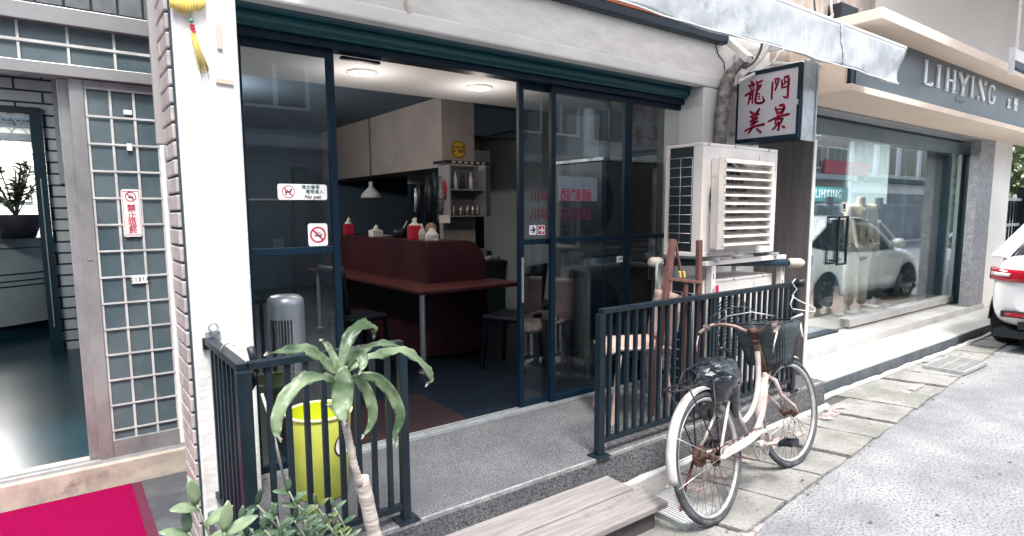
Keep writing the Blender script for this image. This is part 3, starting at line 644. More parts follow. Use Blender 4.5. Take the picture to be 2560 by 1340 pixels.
t = tag(MB().tube([PY(1205,345,6.0),PY(1260,332,6.0),PY(1295,325,6.0),PY(1302,350,6.0),PY(1292,385,6.0)], .010).build('gas_pipe', M_dcable), 'dark thin pipe bending below the kitchen ceiling', 'pipe')
t = thing('kitchen_worktop', 'dark kitchen worktop beyond the rounded counter end', 'worktop', (4.6,6.7,.9))
B(4.1,6.8,6.55,7.39,.85,.90).build('top', M_black, t); B(4.12,6.78,6.6,7.39,.21,.849).build('cabinet', M_kteal, t)
x_, y_, z_ = PZ(1230,632,.9)
tag(MB().lathe([(0,.901),(.04,.901),(.075,.965),(.07,.965),(.035,.91),(0,.91)], (4.62,6.68,0), 20).build('bowl', M_white), 'small white bowl on the kitchen worktop', 'bowl')
t = thing('meat_tray', 'steel tray of pink meat on the kitchen worktop', 'tray', (4.95,6.75,.9))
B(4.8,5.2,6.62,6.85,.901,.92).build('tray', M_legm, t, bevel=.005)
M = MB(); q = random.Random(2)
for k in range(6): M.lathe([(0,.92),(.05,.925),(.045,.955),(0,.965)], (4.86+.05*k, 6.7+q.uniform(-.03,.05), 0), 9)
M.build('meat', mat('pink_meat', (.42,.10,.12), .5), t)
tag(B(4.45,4.75,6.9,7.1,.901,1.05).build('steel_pot', M_legm, bevel=.02), 'dark square steel pot at the back of the worktop', 'pot')
t = thing('pendant_lamp', 'white bell shaped lamp hanging at the back of the dining room', 'lamp', (2.4,8,1.9))
c = PY(928, 485, 7.6)
MB().lathe([(.14,c[2]-.05),(.12,c[2]),(.05,c[2]+.07),(.025,c[2]+.10),(.025,c[2]+.16)], (c[0],7.6,0), 20).build('shade', M_white, t, solid=.004)
MB().tube([(c[0],7.6,c[2]+.16),(c[0],7.6,2.779)], .006).build('cord', M_dcable, t)
t = thing('back_cabinet', 'dark glass fronted cabinet against the back wall left of the doorway', 'cabinet', (1.9,9.2,.2))
B(1.45,2.75,9.0,9.45,.21,1.72).build('body', M_dteal, t)
for k in range(5): B(1.55+k*.23,1.70+k*.23,8.97,8.995,.95,1.02+.16*((k*7) % 3)).build('jar', M_wallblue, t)
B(1.4,2.8,8.96,9.46,1.725,1.75).build('top', M_legm, t)
# stainless heater behind left window
t = thing('fan_heater', 'cylindrical stainless heater with vertical slats behind the left window', 'heater', (1.03,3.62,.207))
hc = (1.05, 3.62)
MB().lathe([(0,.208),(.105,.208),(.105,1.02),(.100,1.05),(.08,1.07),(0,1.075)], (*hc,0), 30).build('body', M_legm, t)
g = MB()
for k in range(8):
    a = R(205+k*9); g.bar((hc[0]+0.109*math.cos(a), hc[1]+0.109*math.sin(a), .62), (hc[0]+0.109*math.cos(a), hc[1]+0.109*math.sin(a), .94), .008)
g.build('slats', M_black, t)
# menu lettering on the right hand glass and backing paper
t = thing('menu_lettering', 'red noodle menu characters stuck on the right window pane', 'window lettering', PY(1440,490,3.14))
def gl(s, px_, py_, size, m_, off=.001):
    p = PY(px_, py_, 3.142); text(s, 'lettering', m_, p, size, t, off=off)
gl('酸辣麵', 1441, 490, .098, mat('muted_red_ink', (.30,.01,.05), .6), .0012)
M_redfade = mat('faded_red_ink', (.08,.008,.03), .7)
gl('招牌麵', 1441, 538, .098, M_redfade, .0015)
gl('川味', 1350, 492, .085, M_redfade, .003); gl('川味', 1350, 538, .085, M_redfade, .003)
a = PY(1396, 440, 3.215); b = PY(1492, 503, 3.215)
t = tag(B(a[0], b[0], 3.212, 3.217, b[2], a[2]).build('paper_notice', M_paper), 'crinkled pale paper hung behind the red menu characters', 'notice')

a = (PY(1385, 388, 4.16)[0], 0, PY(1450, 390, 3.55)[2])
t = thing('display_fridge', 'tall dark fridge with a pale top edge standing behind the right hand panes', 'fridge', (a[0]+.7, 3.9, .207))
B(a[0], 4.66, 3.55, 4.15, .208, a[2]-.02).build('cabinet', mat('black_enamel', (.004,.012,.022), .35), t, bevel=.012)
B(a[0]-.01, 4.67, 3.53, 4.16, a[2]-.019, a[2]+.006).build('top', M_galv, t)
B(a[0]+.62, a[0]+.64, 3.535, 3.549, .26, a[2]-.06).build('door_gap', M_legm, t)
for x_ in (a[0]+.56, a[0]+.68): MB().bar((x_, 3.525, .95), (x_, 3.525, 1.35), .018, .022).build('handle', M_galv, t)
# stickers
def sticker(name, label, cat, px0, py0, px1, py1, Y, r=.012, m_=M_stk):
    a = PY(px0, py0, Y); b = PY(px1, py1, Y); x0, x1, z0, z1 = a[0], b[0], b[2], a[2]
    t = thing(name, label, cat, ((x0+x1)/2, Y, (z0+z1)/2))
    M = MB(); M.prism(rrect(x0, x1, z0, z1, r), Y-.0015, Y, axis='y'); M.build('vinyl', m_, t)
    return t, (x0+x1)/2, (z0+z1)/2, x1-x0, z1-z0
Y0 = 3.1435
t, cx, cz, w, h = sticker('no_pet_sign', 'white no pet sticker with crossed dog on the left window', 'sign', 693, 459, 818, 500, Y0)
rc = h*.40; xc = cx-w*.29
MB().ring((xc, Y0-.0016, cz), rc*.88, rc, -.0008, 0).build('ring', M_stkred, t)
MB().bar((xc-rc*.66, Y0-.0032, cz+rc*.66), (xc+rc*.66, Y0-.0032, cz-rc*.66), .001, rc*.14, up=(0,0,1)).build('slash', M_stkred, t)
dg = [(-.62,.30),(-.45,.22),(-.38,.05),(.10,.10),(.30,.25),(.38,.52),(.58,.48),(.60,.30),(.45,.22),(.42,0),(.28,-.15),(.22,-.42),(.10,-.42),(.10,-.15),(-.20,-.12),(-.30,-.25),(-.32,-.60),(-.46,-.60),(-.50,-.05)]
M = MB(); M.prism([(xc+a*rc, cz+b*rc) for a, b in dg], Y0-.0023, Y0-.0017, axis='y'); M.build('dog_symbol', M_ink, t)
for s, dz, dx, sz, m_ in (('請勿攜帶', .30, .16, .28, M_teink), ('寵物進入', 0.02, .24, .28, M_teink)):
    text(s, 'lettering', m_, (cx+w*dx, Y0-.002, cz+h*dz), h*sz, t, off=.0004, space=1.12)
text('No pet', 'lettering', M_ink, (cx+w*.19, Y0-.002, cz-h*.31), h*.36, t, off=.0009, shear=.25, space=1.05)
def nosmoke(t, xc, zc, rc, Y, thick=.2, diag=1):
    MB().ring((xc, Y, zc), rc*(1-thick), rc, -.0008, 0).build('ring', M_stkred, t)
    MB().box(-rc*.46, -rc*.0, Y-.0016, Y-.0009, -rc*.17, -rc*.04, Matrix.Translation((xc,0,zc))).box(rc*.05, rc*.44, Y-.0016, Y-.0009, -rc*.17, -rc*.04, Matrix.Translation((xc,0,zc))).build('cigarette', M_ink, t)
    MB().tube([(xc+rc*u, Y-.0014, zc+rc*v) for u, v in ((.0,.55),(-.06,.35),(.1,.22),(.3,.2),(.5,.05),(.55,-.0))], rc*.03, 5).build('smoke', M_ink, t)
    MB().bar((xc-rc*.62, Y-.0022, zc+rc*.62), (xc+rc*.62, Y-.0022, zc-rc*.62), .001, rc*.17).build('slash', M_stkred, t)
t, cx, cz, w, h = sticker('no_smoking_sign', 'square white no smoking sticker low on the left window', 'sign', 769, 559, 820, 614, Y0)
nosmoke(t, cx, cz, h*.36, Y0-.0017)
for (p0, p1, m1, m2, lab) in ((1323, 1341, M_stk, M_blueink, 'white sticker with a dark blue right arrow on the sliding door'), (1344, 1362, M_stkred, M_stk, 'red sticker with a white right arrow beside the white one')):
    t, cx, cz, w, h = sticker('arrow_sticker', lab, 'sticker', p0, 563, p1, 587, 3.1655, .006)
    if m1 is M_stkred:
        M = MB(); M.prism(rrect(cx-w*.42, cx+w*.42, cz-h*.42, cz+h*.42, .004), 3.1635, 3.1639, axis='y'); M.build('field', M_stkred, t)
    M = MB(); M.prism([(cx+w*a, cz+h*b) for a, b in ((-.35,-.08),(.05,-.08),(-.12,-.30),(.08,-.30),(.36,0),(.08,.30),(-.12,.30),(.05,.08),(-.35,.08))], 3.1622, 3.1630, axis='y'); M.build('arrow', m2, t)
t, cx, cz, w, h = sticker('price_tag', 'tiny white printed tag below the mid rail of the right windows', 'tag', 1542, 641, 1567, 654, 3.140, .003)
text('請勿推', 'lettering', M_teink, (cx, 3.138, cz), h*.6, t)

# mat inside
tag(B(1.20, 2.066, 3.22, 3.95, .206, .214).build('floor_mat', M_maroon), 'dark maroon mat on the floor inside the open restaurant door', 'mat')

# ================================================================ LEFT TILED ENTRANCE
lb = thing('tiled_building', 'grey tiled building with stainless sliding door beside the white column', 'building', (0, 4.1, 0))
def lp(mb, name, m_, **k): return mb.build(name, m_, lb, **k)
YD = 4.03
def xa(px_, y=600, Y=YD): return PY(px_, y, Y)[0]
def za(px_, y, Y=YD): return PY(px_, y, Y)[2]
lp(B(-4, .599, 4.0, 4.22, -.01, .147), 'threshold', M_stone, bevel=.008)
lp(MB().box(-4, .598, 4.03, 4.05, .147, .165).box(-4, .598, 4.09, 4.11, .147, .165), 'door_track', M_galv)
zl1, zl0 = za(320,185), za(330,205)       # lintel top / bottom
ztt = za(385, 98)                         # transom top
lp(B(-4, .598, 4.0, 4.12, zl0-.01, zl1+.01), 'lintel', M_steel, bevel=.003)
lp(B(-4, .598, 3.99, 4.12, ztt, ztt+.085), 'head_band', M_steel, bevel=.003)
# transom glass and bars
lp(B(-4, .598, 4.04, 4.05, zl1+.01, ztt), 'transom_glass', M_frost)
M = MB()
zm = zl1+.01+(ztt-zl1)*.46
for k in range(22): M.box(.53-.205*k, .542-.205*k, 4.03, 4.039, zl1+.011, ztt-.001)
M.box(-4, .598, 4.026, 4.0295, zm, zm+.014)
lp(M, 'transom_bars', M_muntin)
# soldier course of tiles
M = MB(); tw = .118; mo_ = B(-4, .599, 4.02, 4.2, ztt+.086, 3.9)
lp(mo_, 'wall', M_mortar)
for r_ in range(4):
    for k in range(38):
        x0 = .595-tw*(k+1)-(.03 if r_ % 2 else 0); z0 = ztt+.095+r_*.245
        M.box(x0+.006, x0+tw-.006, 4.008, 4.02, z0, z0+.232)
lp(M, 'wall_tiles', M_tileg, bevel=.003)
# right jamb of the door opening
lp(B(.553, .598, 3.98, 4.0, .15, 3.3), 'jamb', mat('dull_grey_steel', (.30,.29,.29), .4, .5, col2=(.22,.21,.21), scale=5))
# sliding door
dr = thing('sliding_door', 'stainless steel sliding door glazed with a grid of frosted squares', 'sliding door', (.3, 4.03, .15))
xl, xs, xr = xa(197,600), xa(238,600), .520
z0, z1 = .166, zl0-.012
M = MB()
M.box(xl+.012, xs+.004, 4.035, 4.075, z0, z1).box(xr, xr+.03, 4.035, 4.075, z0, z1).box(xs+.004, xr, 4.037, 4.073, z0, z0+.10).box(xs+.004, xr, 4.037, 4.073, z1-.035, z1)
M.build('frame', M_steel, dr, bevel=.004)
B(xs+.004, xr, 4.052, 4.058, z0+.10, z1-.035).build('pane', M_frost, dr)
M = MB(); gx = xs+.004; gw = (xr-gx); gz0 = z0+.10; gz1 = z1-.035
for k in range(4): xx = gx+(gw-.012)*(k/3 if k < 3 else .995); M.box(xx, xx+.012, 4.044, 4.0515, gz0, gz1)
nr = 13
for k in range(nr+1): zz = gz1-.010-(gz1-gz0-.06)*k/nr; M.box(gx, gx+gw, 4.041, 4.0435, zz, zz+.010)
M.build('glazing_bars', M_muntin, dr)
M = MB().box(xl+.03, xs-.02, 4.031, 4.0345, 1.30, 1.305); M.build('finger_pull', M_galv, dr)
# second door leaf stile behind
d2 = thing('sliding_door', 'second stainless door leaf slid behind the glazed one, only its edge showing', 'sliding door', (.1, 4.1, .15))
B(xa(176,600), xa(200,600)+.02, 4.085, 4.12, z0, z1).build('frame', M_steel, d2, bevel=.004)
B(xa(200,600)+.021, xr, 4.10, 4.104, z0+.05, z1).build('pane', M_frost, d2)
# white conduit + clips in the corner
t = thing('white_conduit', 'tall white cable trunking standing in the corner beside the tiled column', 'trunking', (.42,3.22,.4))
a = PY(422, 200, 3.6); b = PY(461, 1105, 3.6)
B(.410, .434, 3.205, 3.23, PY(460,1105,3.22)[2], 1.86).build('lower_duct', M_white, t, bevel=.004)
B(.400, .434, 3.203, 3.245, 1.862, 3.4).build('upper_duct', mat('grey_duct', (.36,.34,.33), .5), t, bevel=.004)
# tiles on the column's side (real courses)
M = MB(); q = random.Random(4)
for r_ in range(46):
    z0_ = .01+r_*.074
    ofs = .0 if r_ % 2 else .09
    cuts = [2.93] + ([3.02, 3.20] if r_ % 2 else [3.11, 3.20])
    for a, b in zip(cuts[:-1], cuts[1:]):
        d = q.uniform(0,.003)
        M.box(.424-d, .4435, a+.002, b-.004, z0_, z0_+.064)
tc = M.build('tile_facing', M_tile, rb, bevel=.006)
B(.436, .4438, 2.925, 3.20, 0, 3.7).build('mortar_bed', M_mortar, rb)
# small labels on door
t, cx, cz, w, h = sticker('no_smoking_sign', 'tall white no smoking sticker with four red characters on the tiled door', 'sign', 301, 473, 357, 591, 4.040, .012)
for (a0, a1, b0, b1) in ((-.44,-.42,-.46,.46),(.42,.44,-.46,.46)): B(cx+a0*w, cx+a1*w, 4.0372, 4.0382, cz+b0*h, cz+b1*h).build('border', M_stkred, t)
for zz in (-.465, .455): B(cx-.44*w, cx+.44*w, 4.0372, 4.0382, cz+zz*h, cz+(zz+.01)*h).build('border', M_stkred, t)
nosmoke(t, cx, cz+h*.345, w*.30, 4.0378, .16)
for k, s in enumerate('禁止吸菸'): text(s, 'lettering', M_stkred, (cx, 4.0375, cz+h*(.10-.155*k)), h*.165, t, off=.0012)
t, cx, cz, w, h = sticker('door_label', 'small white strip label with black code below the door sign', 'label', 328, 689, 370, 707, 4.0400, .004)
text('C131A', 'lettering', M_ink, (cx, 4.037, cz), h*.62, t, space=1.3)
for (p0,q0,p1,q1,lab) in ((308,274,330,287,'blank white scrap of paper high on the tiled door'),(316,358,331,377,'small square paper label under the upper scrap on the tiled door')):
    sticker('paper_label', lab, 'label', p0,q0,p1,q1,4.040,.002, M_paper)

# inside of the left building
YI = 7.8
def xi(px_, y=600): return PY(px_, y, YI)[0]
def zi(px_, y): return PY(px_, y, YI)[2]
xd = xi(133, 600)
lp(B(xd, .598, YI, YI+.1, .14, 3.0), 'inner_wall', M_brickin)
ztop = zi(60, 268)
lp(B(-4, xd, YI, YI+.1, ztop, 3.0), 'inner_wall', M_brickin)
lp(B(-4, .598, 4.23, 13, 3.0, 3.1), 'ceiling', M_wallblue)
lp(B(-4.1, -4, 4.2, 13, .0, 3.0), 'side_wall', M_wallblue)
lp(B(-4, .598, 12.4, 12.5, .0, 3.0), 'back_wall', M_bricklit)
lp(B(.3, .598, 7.9, 12.4, .14, 3.0), 'side_wall', M_wallblue)
t = thing('inner_door_frame', 'dark door frame with lattice fanlight inside the tiled building', 'door frame', (0, YI, .14))
zt2 = zi(60, 345)
B(xd-.10, xd-.002, YI-.06, YI+.08, .141, ztop-.002).build('jamb', M_dteal, t)
B(xd-.06, xd-.05, YI-.07, YI-.061, .4, 1.9).build('seal_strip', M_galv, t)
B(-4, xd-.101, YI-.06, YI+.08, zt2-.03, zt2+.03).build('transom_rail', M_galv, t)
B(-4, xd-.101, YI-.06, YI+.08, ztop-.07, ztop-.003).build('head', M_dteal, t)
M = MB()
for k in range(30):
    x0 = xd-.12-.11*k
    M.bar((x0, YI-.03, zt2+.03), (x0-.14, YI-.03, ztop-.07), .010); M.bar((x0-.14, YI-.02, zt2+.03), (x0, YI-.02, ztop-.07), .010)
M.build('lattice', M_galv, t)
t = thing('reception_desk', 'curved grey reception desk with dark trim lines beyond the inner doorway', 'desk', (-.9, 9.6, .14))
dc = (-1.25, 10.3); zt3 = PY(60, 597, 8.75)[2]
def arcw(r0, r1, z0_, z1_, name, m_):
    M = MB(); n = 40; rows = []
    for (r_, z_) in ((r0,z0_),(r1,z0_),(r1,z1_),(r0,z1_),(r0,z0_)):
        rows.append([(dc[0]+r_*math.cos(R(-170+160*k/n)), dc[1]+r_*math.sin(R(-170+160*k/n))*1.0, z_) for k in range(n+1)])
    M.grid(rows, smooth=False).build(name, m_, t)
M_desk = mat('pale_grey_desk_panel', (.46,.50,.50), .6, col2=(.40,.44,.45), scale=2)
arcw(1.2, 1.55, .28, zt3-.02, 'front_panel', M_desk); arcw(1.15, 1.60, zt3-.018, zt3, 'desk_top', M_desk)
arcw(1.25, 1.50, .14, .278, 'plinth', M_dteal)
for z_ in (zt3-.12, .72, .78, .86): arcw(1.5, 1.556, z_, z_+.012, 'trim_line', M_dteal)
# plant on desk
def leafmesh(M, base, d, up, L, w, curl=.2, n=5, fold=.15):
    d = Vector(d).normalized(); s_ = d.cross(Vector(up)); s_ = s_.normalized() if s_.length > 1e-4 else Vector((1,0,0)); u = s_.cross(d).normalized()
    rows = []
    for k in range(n+1):
        f = k/n; ww = w*math.sin(PI*min(1, (f*.92+.06)))**.75*.5
        c = Vector(base)+d*L*f+u*(-curl*L*f*f)
        rows.append([c-s_*ww+u*ww*fold, c, c+s_*ww+u*ww*fold])
    M.grid([[tuple(p) for p in r] for r in rows])
t = thing('potted_plant', 'dark bushy plant in a round pot on the reception desk', 'potted plant', (-1.2, 8.9, zt3))
pp = PY(45, 592, 8.9); pc = (pp[0], 8.9)
MB().lathe([(0,zt3+.002),(.16,zt3+.002),(.25,zt3+.25),(.24,zt3+.27),(.2,zt3+.25),(0,zt3+.24)], (*pc,0), 22).build('pot', M_pot, t)
M = MB(); M2 = MB(); q = random.Random(8)
for k in range(16):
    a = q.uniform(0, 2*PI); sp = q.uniform(.1,.32); tip = Vector((pc[0]+sp*math.cos(a), pc[1]+sp*math.sin(a), zt3+.3+q.uniform(.25,.55))); b0 = Vector((pc[0],pc[1],zt3+.24))
    M2.tube([b0, (b0+tip)/2+Vector((0,0,.04)), tip], .008, 5)
    for j in range(12):
        f = .3+.7*j/11; c = b0.lerp(tip, f); an = q.uniform(0,2*PI)
        leafmesh(M, c, (math.cos(an), math.sin(an), .5), (0,0,1), .13, .06)
M.build('foliage', M_green2, t); M2.build('stems', M_stem, t)
c = PY(30, 480, 12.3)
tag(B(c[0]-.3, c[0]+.22, 12.36, 12.39, c[2]-.15, c[2]+.15).build('wall_notice', M_paper), 'white board on the bright brick wall behind the desk plant', 'notice')
a = PY(176, 482, 7.7); b = PY(194, 552, 7.7)
t = thing('yellow_notice', 'yellow paper notice on the inner brick wall, partly hidden by the door edge', 'notice', a)
B(a[0], b[0]+.1, 7.79, 7.797, b[2], a[2]).build('paper', M_yellow, t)
tag(B(PY(163,0,7.7)[0], PY(180,0,7.7)[0], 7.74, 7.797, PY(170,510,7.7)[2], PY(170,380,7.7)[2]).build('meter_box', M_dteal), 'slate grey meter box on the inner brick wall above the yellow notice', 'box')
tag(MB().box(PY(136,300,7.7)[0], PY(149,300,7.7)[0], 7.75, 7.797, PY(150,458,7.7)[2], 2.95).build('white_conduit', M_desk), 'pale vertical conduit on the inner brick wall beside the dark door frame', 'trunking')
t = thing('ceiling_panel_lamp', 'added unseen panel lamp brightening the room inside the tiled entrance', 'lamp', (-1.2, 6.0, 2.95))  # lamp added out of view to brighten the entrance room
B(-1.5,-.9,5.7,6.3,2.96,2.99).build('housing', M_white, t)
l = bpy.data.lights.new('entrance_fill_light', 'AREA'); l.energy = 17; l.size = .9; l.color = (.93,.98,1)
lo = bpy.data.objects.new('entrance_fill_light', l); COL.objects.link(lo); lo.parent = t; lo.location = (0,0,-.02)
# ceiling lamp of the bright back room
l = bpy.data.lights.new('back_room_lamp', 'AREA'); l.energy = 85; l.size = 1.2; l.color = (1,.97,.92)
t = thing('ceiling_panel_lamp', 'ceiling panel lamp lighting the back room of the tiled building', 'lamp', (-1.2, 11.2, 2.95))
B(-1.8,-.6,10.9,11.5,2.96,2.99).build('housing', M_white, t)
lo = bpy.data.objects.new('back_room_lamp', l); COL.objects.link(lo); lo.parent = t; lo.location = (0,0,-.02)

# red carpet
t = thing('red_carpet', 'bright crimson carpet on the dark stone floor before the tiled doorway', 'carpet', (-1, 3.2, 0))
B(-3.5, .245, 2.45, 3.975, .007, .017).build('pile', M_redmat, t)
B(.2455, .292, 2.45, 3.975, .007, .013).build('border', M_redborder, t)

# ================================================================ RAILINGS
def rail_panel(t, a, b, zt, zb, n, st=.034, bw=.020, ends=(True, True)):
    a = Vector(a); b = Vector(b); d = (b-a).normalized(); L = (b-a).length
    MB().bar((a.x, a.y, zt-.014), (b.x, b.y, zt-.014), st+.006, .028).build('top_rail', M_rail, t, bevel=.002)
    MB().bar((a.x, a.y, zb), (b.x, b.y, zb), st-.006, .028).build('bottom_rail', M_rail, t, bevel=.002)
    for k in range(n):
        p = a + d*(L*(k+1)/(n+1))
        ang = math.atan2(d.y, d.x)
        M = Matrix.Translation((p.x, p.y, 0)) @ Matrix.Rotation(ang, 4, 'Z')
        MB().box(-bw/2, bw/2, -bw/2, bw/2, zb+.0145, zt-.0285, M).build('baluster', M_rail, t)
def post(t, x, y, zt, w=.036, foot=True):
    MB().box(x-w/2, x+w/2, y-w/2, y+w/2, .2085, zt-.0285).build('post', M_rail, t, bevel=.002)
    if foot: MB().box(x-.05, x+.05, y-.045, y+.045, .2085, .2165).lathe([(.008,.217),(.008,.224),(0,.224)], (x+.036,y-.03,0), 6).build('base_plate', M_rail, t, bevel=.002)
t = thing('steel_railing', 'short L shaped dark railing between the white column and the doorway', 'railing', (.8, 2.31, .207))
rail_panel(t, (.507,2.905), (.507,2.311), 1.008, .285, 7)
rail_panel(t, (.507+.02,2.311), (1.142,2.311), 1.012, .275, 8)
post(t, .507, 2.311, 1.01, .05); post(t, 1.142, 2.311, 1.012)
MB().bar((.507,2.90,.98),(.507,2.918,.98),.05,.05).build('wall_bracket', M_rail, t)
t = thing('steel_railing', 'long dark railing along the platform edge behind the bicycle', 'railing', (3.3, 2.3, .207))
rail_panel(t, (2.315,2.297), (4.335,2.297), 1.030, .292, 28)
post(t, 2.315, 2.297, 1.03, .042); post(t, 3.32, 2.297, 1.03, .030); post(t, 4.32, 2.297, 1.03, .042)
c = PY(1985, 703, 2.29)
t = tag(MB().lathe([(0,0),(.035,.0),(.035,.05),(0,.05)], (4.33,2.27,1.0), 14, axis='z').build('rail_cap', M_black), 'small black cap clamped on the far end of the long railing', 'cap')
# hanger, hook, tape, eye bolt
w_ = [PY(1988,698,2.25), PY(1981,706,2.25), PY(1986,716,2.25), PY(1992,722,2.25), PY(1980,740,2.25), PY(1998,752,2.25), PY(2038,770,2.25), PY(2036,780,2.25), PY(1980,772,2.25), PY(1976,760,2.25), PY(1984,738,2.25)]
tag(MB().tube(w_, .0045, 6).build('coat_hanger', M_white), 'white wire coat hanger hooked on the far end of the long railing', 'coat hanger')
w_ = [PY(552,895,2.62), PY(554,872,2.60), PY(562,860,2.57), PY(576,856,2.52), PY(586,864,2.50)]
tag(MB().tube(w_, .004, 6).build('wire_hook', M_white), 'white wire hook looped over the short railing by the column', 'hook')
c = PY(531, 822, 2.915)
t = thing('eye_bolt', 'rusty steel eye bolt screwed into the white column above the railing', 'eye bolt', c)
MB().tube([(c[0]+.018*math.cos(a), c[1]-.02, c[2]+.018*math.sin(a)+.01) for a in np.linspace(0,2*PI,15)[:-1]], .005, 6, closed=True).build('ring', M_galv, t)
B(c[0]-.03,c[0]+.03,c[1]-.006,c[1]+.003,c[2]-.045,c[2]-.012).build('plate', M_galv, t)
# leaning cables / broom stick left of bin
tag(MB().tube([PY(655,985,2.7), PY(672,1040,2.72), PY(690,1110,2.75), PY(716,1225,2.8)], .006, 6).build('white_cable', M_white), 'thin white cable leaning down behind the short railing', 'cable')
t = thing('umbrella_handle', 'black strap and stick end poking above the short railing corner', 'stick', PY(627,880,2.36))
MB().tube([PY(626,868,2.37), PY(634,900,2.37), PY(640,930,2.38)], .014, 10).build('stick', M_black, t)
MB().tube([PY(630,925,2.36), PY(627,950,2.35), PY(632,972,2.35), PY(640,955,2.35), PY(634,930,2.36)], .009, 8).build('strap', M_black, t)

# ================================================================ LIME BIN
t = thing('waste_bin', 'lime green plastic bin with a round white mark behind the short railing', 'bin', (.945, 2.80, .207))
bc = (.945, 2.80)
MB().lathe([(0,.212),(.112,.208),(.118,.215),(.146,.600)], (*bc,0), 40).build('tub', M_bin, t)
MB().lathe([(.146,.6005),(.152,.604),(.155,.612),(.152,.620),(.144,.618),(.143,.612)], (*bc,0), 40).build('rim', mat('pale_lime_rim', (.80,.84,.35), .5), t)
MB().lathe([(.1435,.611),(.114,.235),(0,.232)], (*bc,0), 40).build('inner_wall', mat('deep_lime_plastic', (.42,.48,.005), .5), t)
def onbin(ang, z, rad, m_, name, off, a0=0, a1=2*PI):
    M = MB(); n = 26; ctr = None; pts = []
    for k in range(n):
        a = a0+(a1-a0)*k/(n-1 if a1-a0 < 6 else n); u, w2 = rad*math.cos(a), rad*math.sin(a)
        rr_ = .118+(z+w2-.215)/.36*.028+off; th = ang+u/rr_; pts.append((bc[0]+rr_*math.cos(th), bc[1]+rr_*math.sin(th), z+w2))
    rr_ = .118+(z-.215)/.36*.028+off
    M.add([(bc[0]+rr_*math.cos(ang), bc[1]+rr_*math.sin(ang), z)]+pts, [(0,1+k,1+(k+1) % n) for k in range(n)]); return M.build(name, m_, t)
onbin(R(-58), .47, .062, M_black, 'ring_mark', .0012); onbin(R(-58), .47, .055, M_stk, 'round_mark', .0022)
# ================================================================ DRACAENA
t = thing('dracaena_plant', 'tall dracaena with drooping strap leaves on a pale trunk before the short railing', 'potted plant', (.93, 2.02, 0))
Yd = 2.06
tk = [(.955,1.99,.12), PY(936,1340,Yd), PY(918,1255,Yd), PY(903,1195,Yd)]
M = MB(); n_ = 14; pts = []; q = random.Random(3)
for k in range(n_+1):
    f = k/n_*3; i = min(2, int(f)); u = f-i; pts.append(tuple(tk[i][j]*(1-u)+tk[i+1][j]*u for j in range(3)))
M.tube(pts, [.027+q.uniform(-.0015,.0015) for _ in pts], 16); M.build('lower_trunk', M_bark, t)
tk = [PY(901,1210,Yd-.01), PY(886,1165,Yd-.02), PY(874,1110,Yd-.02), PY(864,1062,Yd-.02), PY(862,1035,Yd-.02)]
pts = []
for k in range(33):
    f = k/32*4; i = min(3, int(f)); u = f-i; pts.append(tuple(tk[i][j]*(1-u)+tk[i+1][j]*u for j in range(3)))
M = MB(); M.tube(pts, [.0125+(.0022 if k % 2 else 0)+.003*(k < 3) for k in range(33)], 12); M.build('upper_trunk', M_bark, t)
MB().lathe([(0,.003),(.07,.003),(.095,.13),(.10,.135),(.10,.15),(.09,.15),(.085,.135),(0,.13)], (.955,1.99,0), 28).build('pot', M_pot, t)
def strap(path, w, name='leaf', m_=M_drac, fold=.25, tilt=0, flat=False):
    P_ = [Vector(PY(a, b, c)) for a, b, c in path]
    # Catmull-Rom
    pts = []
    Q = [P_[0]*2-P_[1]]+P_+[P_[-1]*2-P_[-2]]
    for i in range(1, len(Q)-2):
        for k in range(5):
            u = k/5; p0, p1, p2, p3 = Q[i-1:i+3]
            pts.append(.5*((2*p1)+(p2-p0)*u+(2*p0-5*p1+4*p2-p3)*u*u+(3*p1-p0-3*p2+p3)*u**3))
    pts.append(P_[-1]); N = len(pts); rows = []
    for i, p in enumerate(pts):
        f = i/(N-1); d = (pts[min(i+1,N-1)]-pts[max(i-1,0)]).normalized()
        view = (Vector((0,0,CH))-p).normalized()
        nrm = (Vector((0,-.35,1))+view*.9).normalized() if not flat else view
        s_ = d.cross(nrm).normalized(); u_ = s_.cross(d)
        ww = w*.5*(min(1, .35+f*2.2) if f < .4 else 1)*(1-max(0,(f-.45)/.55)**2.2)+.001
        wob = .007*math.sin(i*.9+w*300)+.004*math.sin(i*2.3+w*90)
        rows.append([tuple(p-s_*ww+u_*(fold*ww+wob)), tuple(p-s_*ww*.5+u_*fold*ww*.4), tuple(p), tuple(p+s_*ww*.5+u_*fold*ww*.4), tuple(p+s_*ww+u_*(fold*ww-wob))])
    MB().grid(rows).build(name, m_, t, solid=.0012)
def c4(x, y): return (500+x/2, 670+y/2)
def L(pts, w, ys, **k):
    n = len(pts); strap([(*c4(*p), ys[0]+(ys[1]-ys[0])*i/(n-1)) for i, p in enumerate(pts)], w*.9, **k); tip_ = pts[-1]; pv = pts[-2]; dx, dy = tip_[0]-pv[0], tip_[1]-pv[1]; ln = max(1, math.hypot(dx, dy)); strap([(*c4(tip_[0]-dx/ln*7, tip_[1]-dy/ln*7), ys[1]), (*c4(*tip_), ys[1]-.001), (*c4(tip_[0]+dx/ln*9, tip_[1]+dy/ln*9+6), ys[1]-.001)], .007, 'leaf_tip', M_bark)
L([(700,520),(725,400),(770,315),(830,283),(866,300),(868,340)], .050, (2.04, 2.15))
L([(690,540),(640,490),(590,440),(510,405),(430,415),(330,432)], .046, (2.04, 1.98))
L([(690,520),(670,450),(640,395),(603,362)], .028, (2.05, 2.12))
L([(690,600),(640,553),(550,548),(480,590),(415,670),(385,760),(385,830),(400,855)], .050, (2.03, 1.93))
L([(715,490),(716,560),(712,650),(708,720),(722,775)], .078, (2.02, 1.94), flat=True, fold=.12)
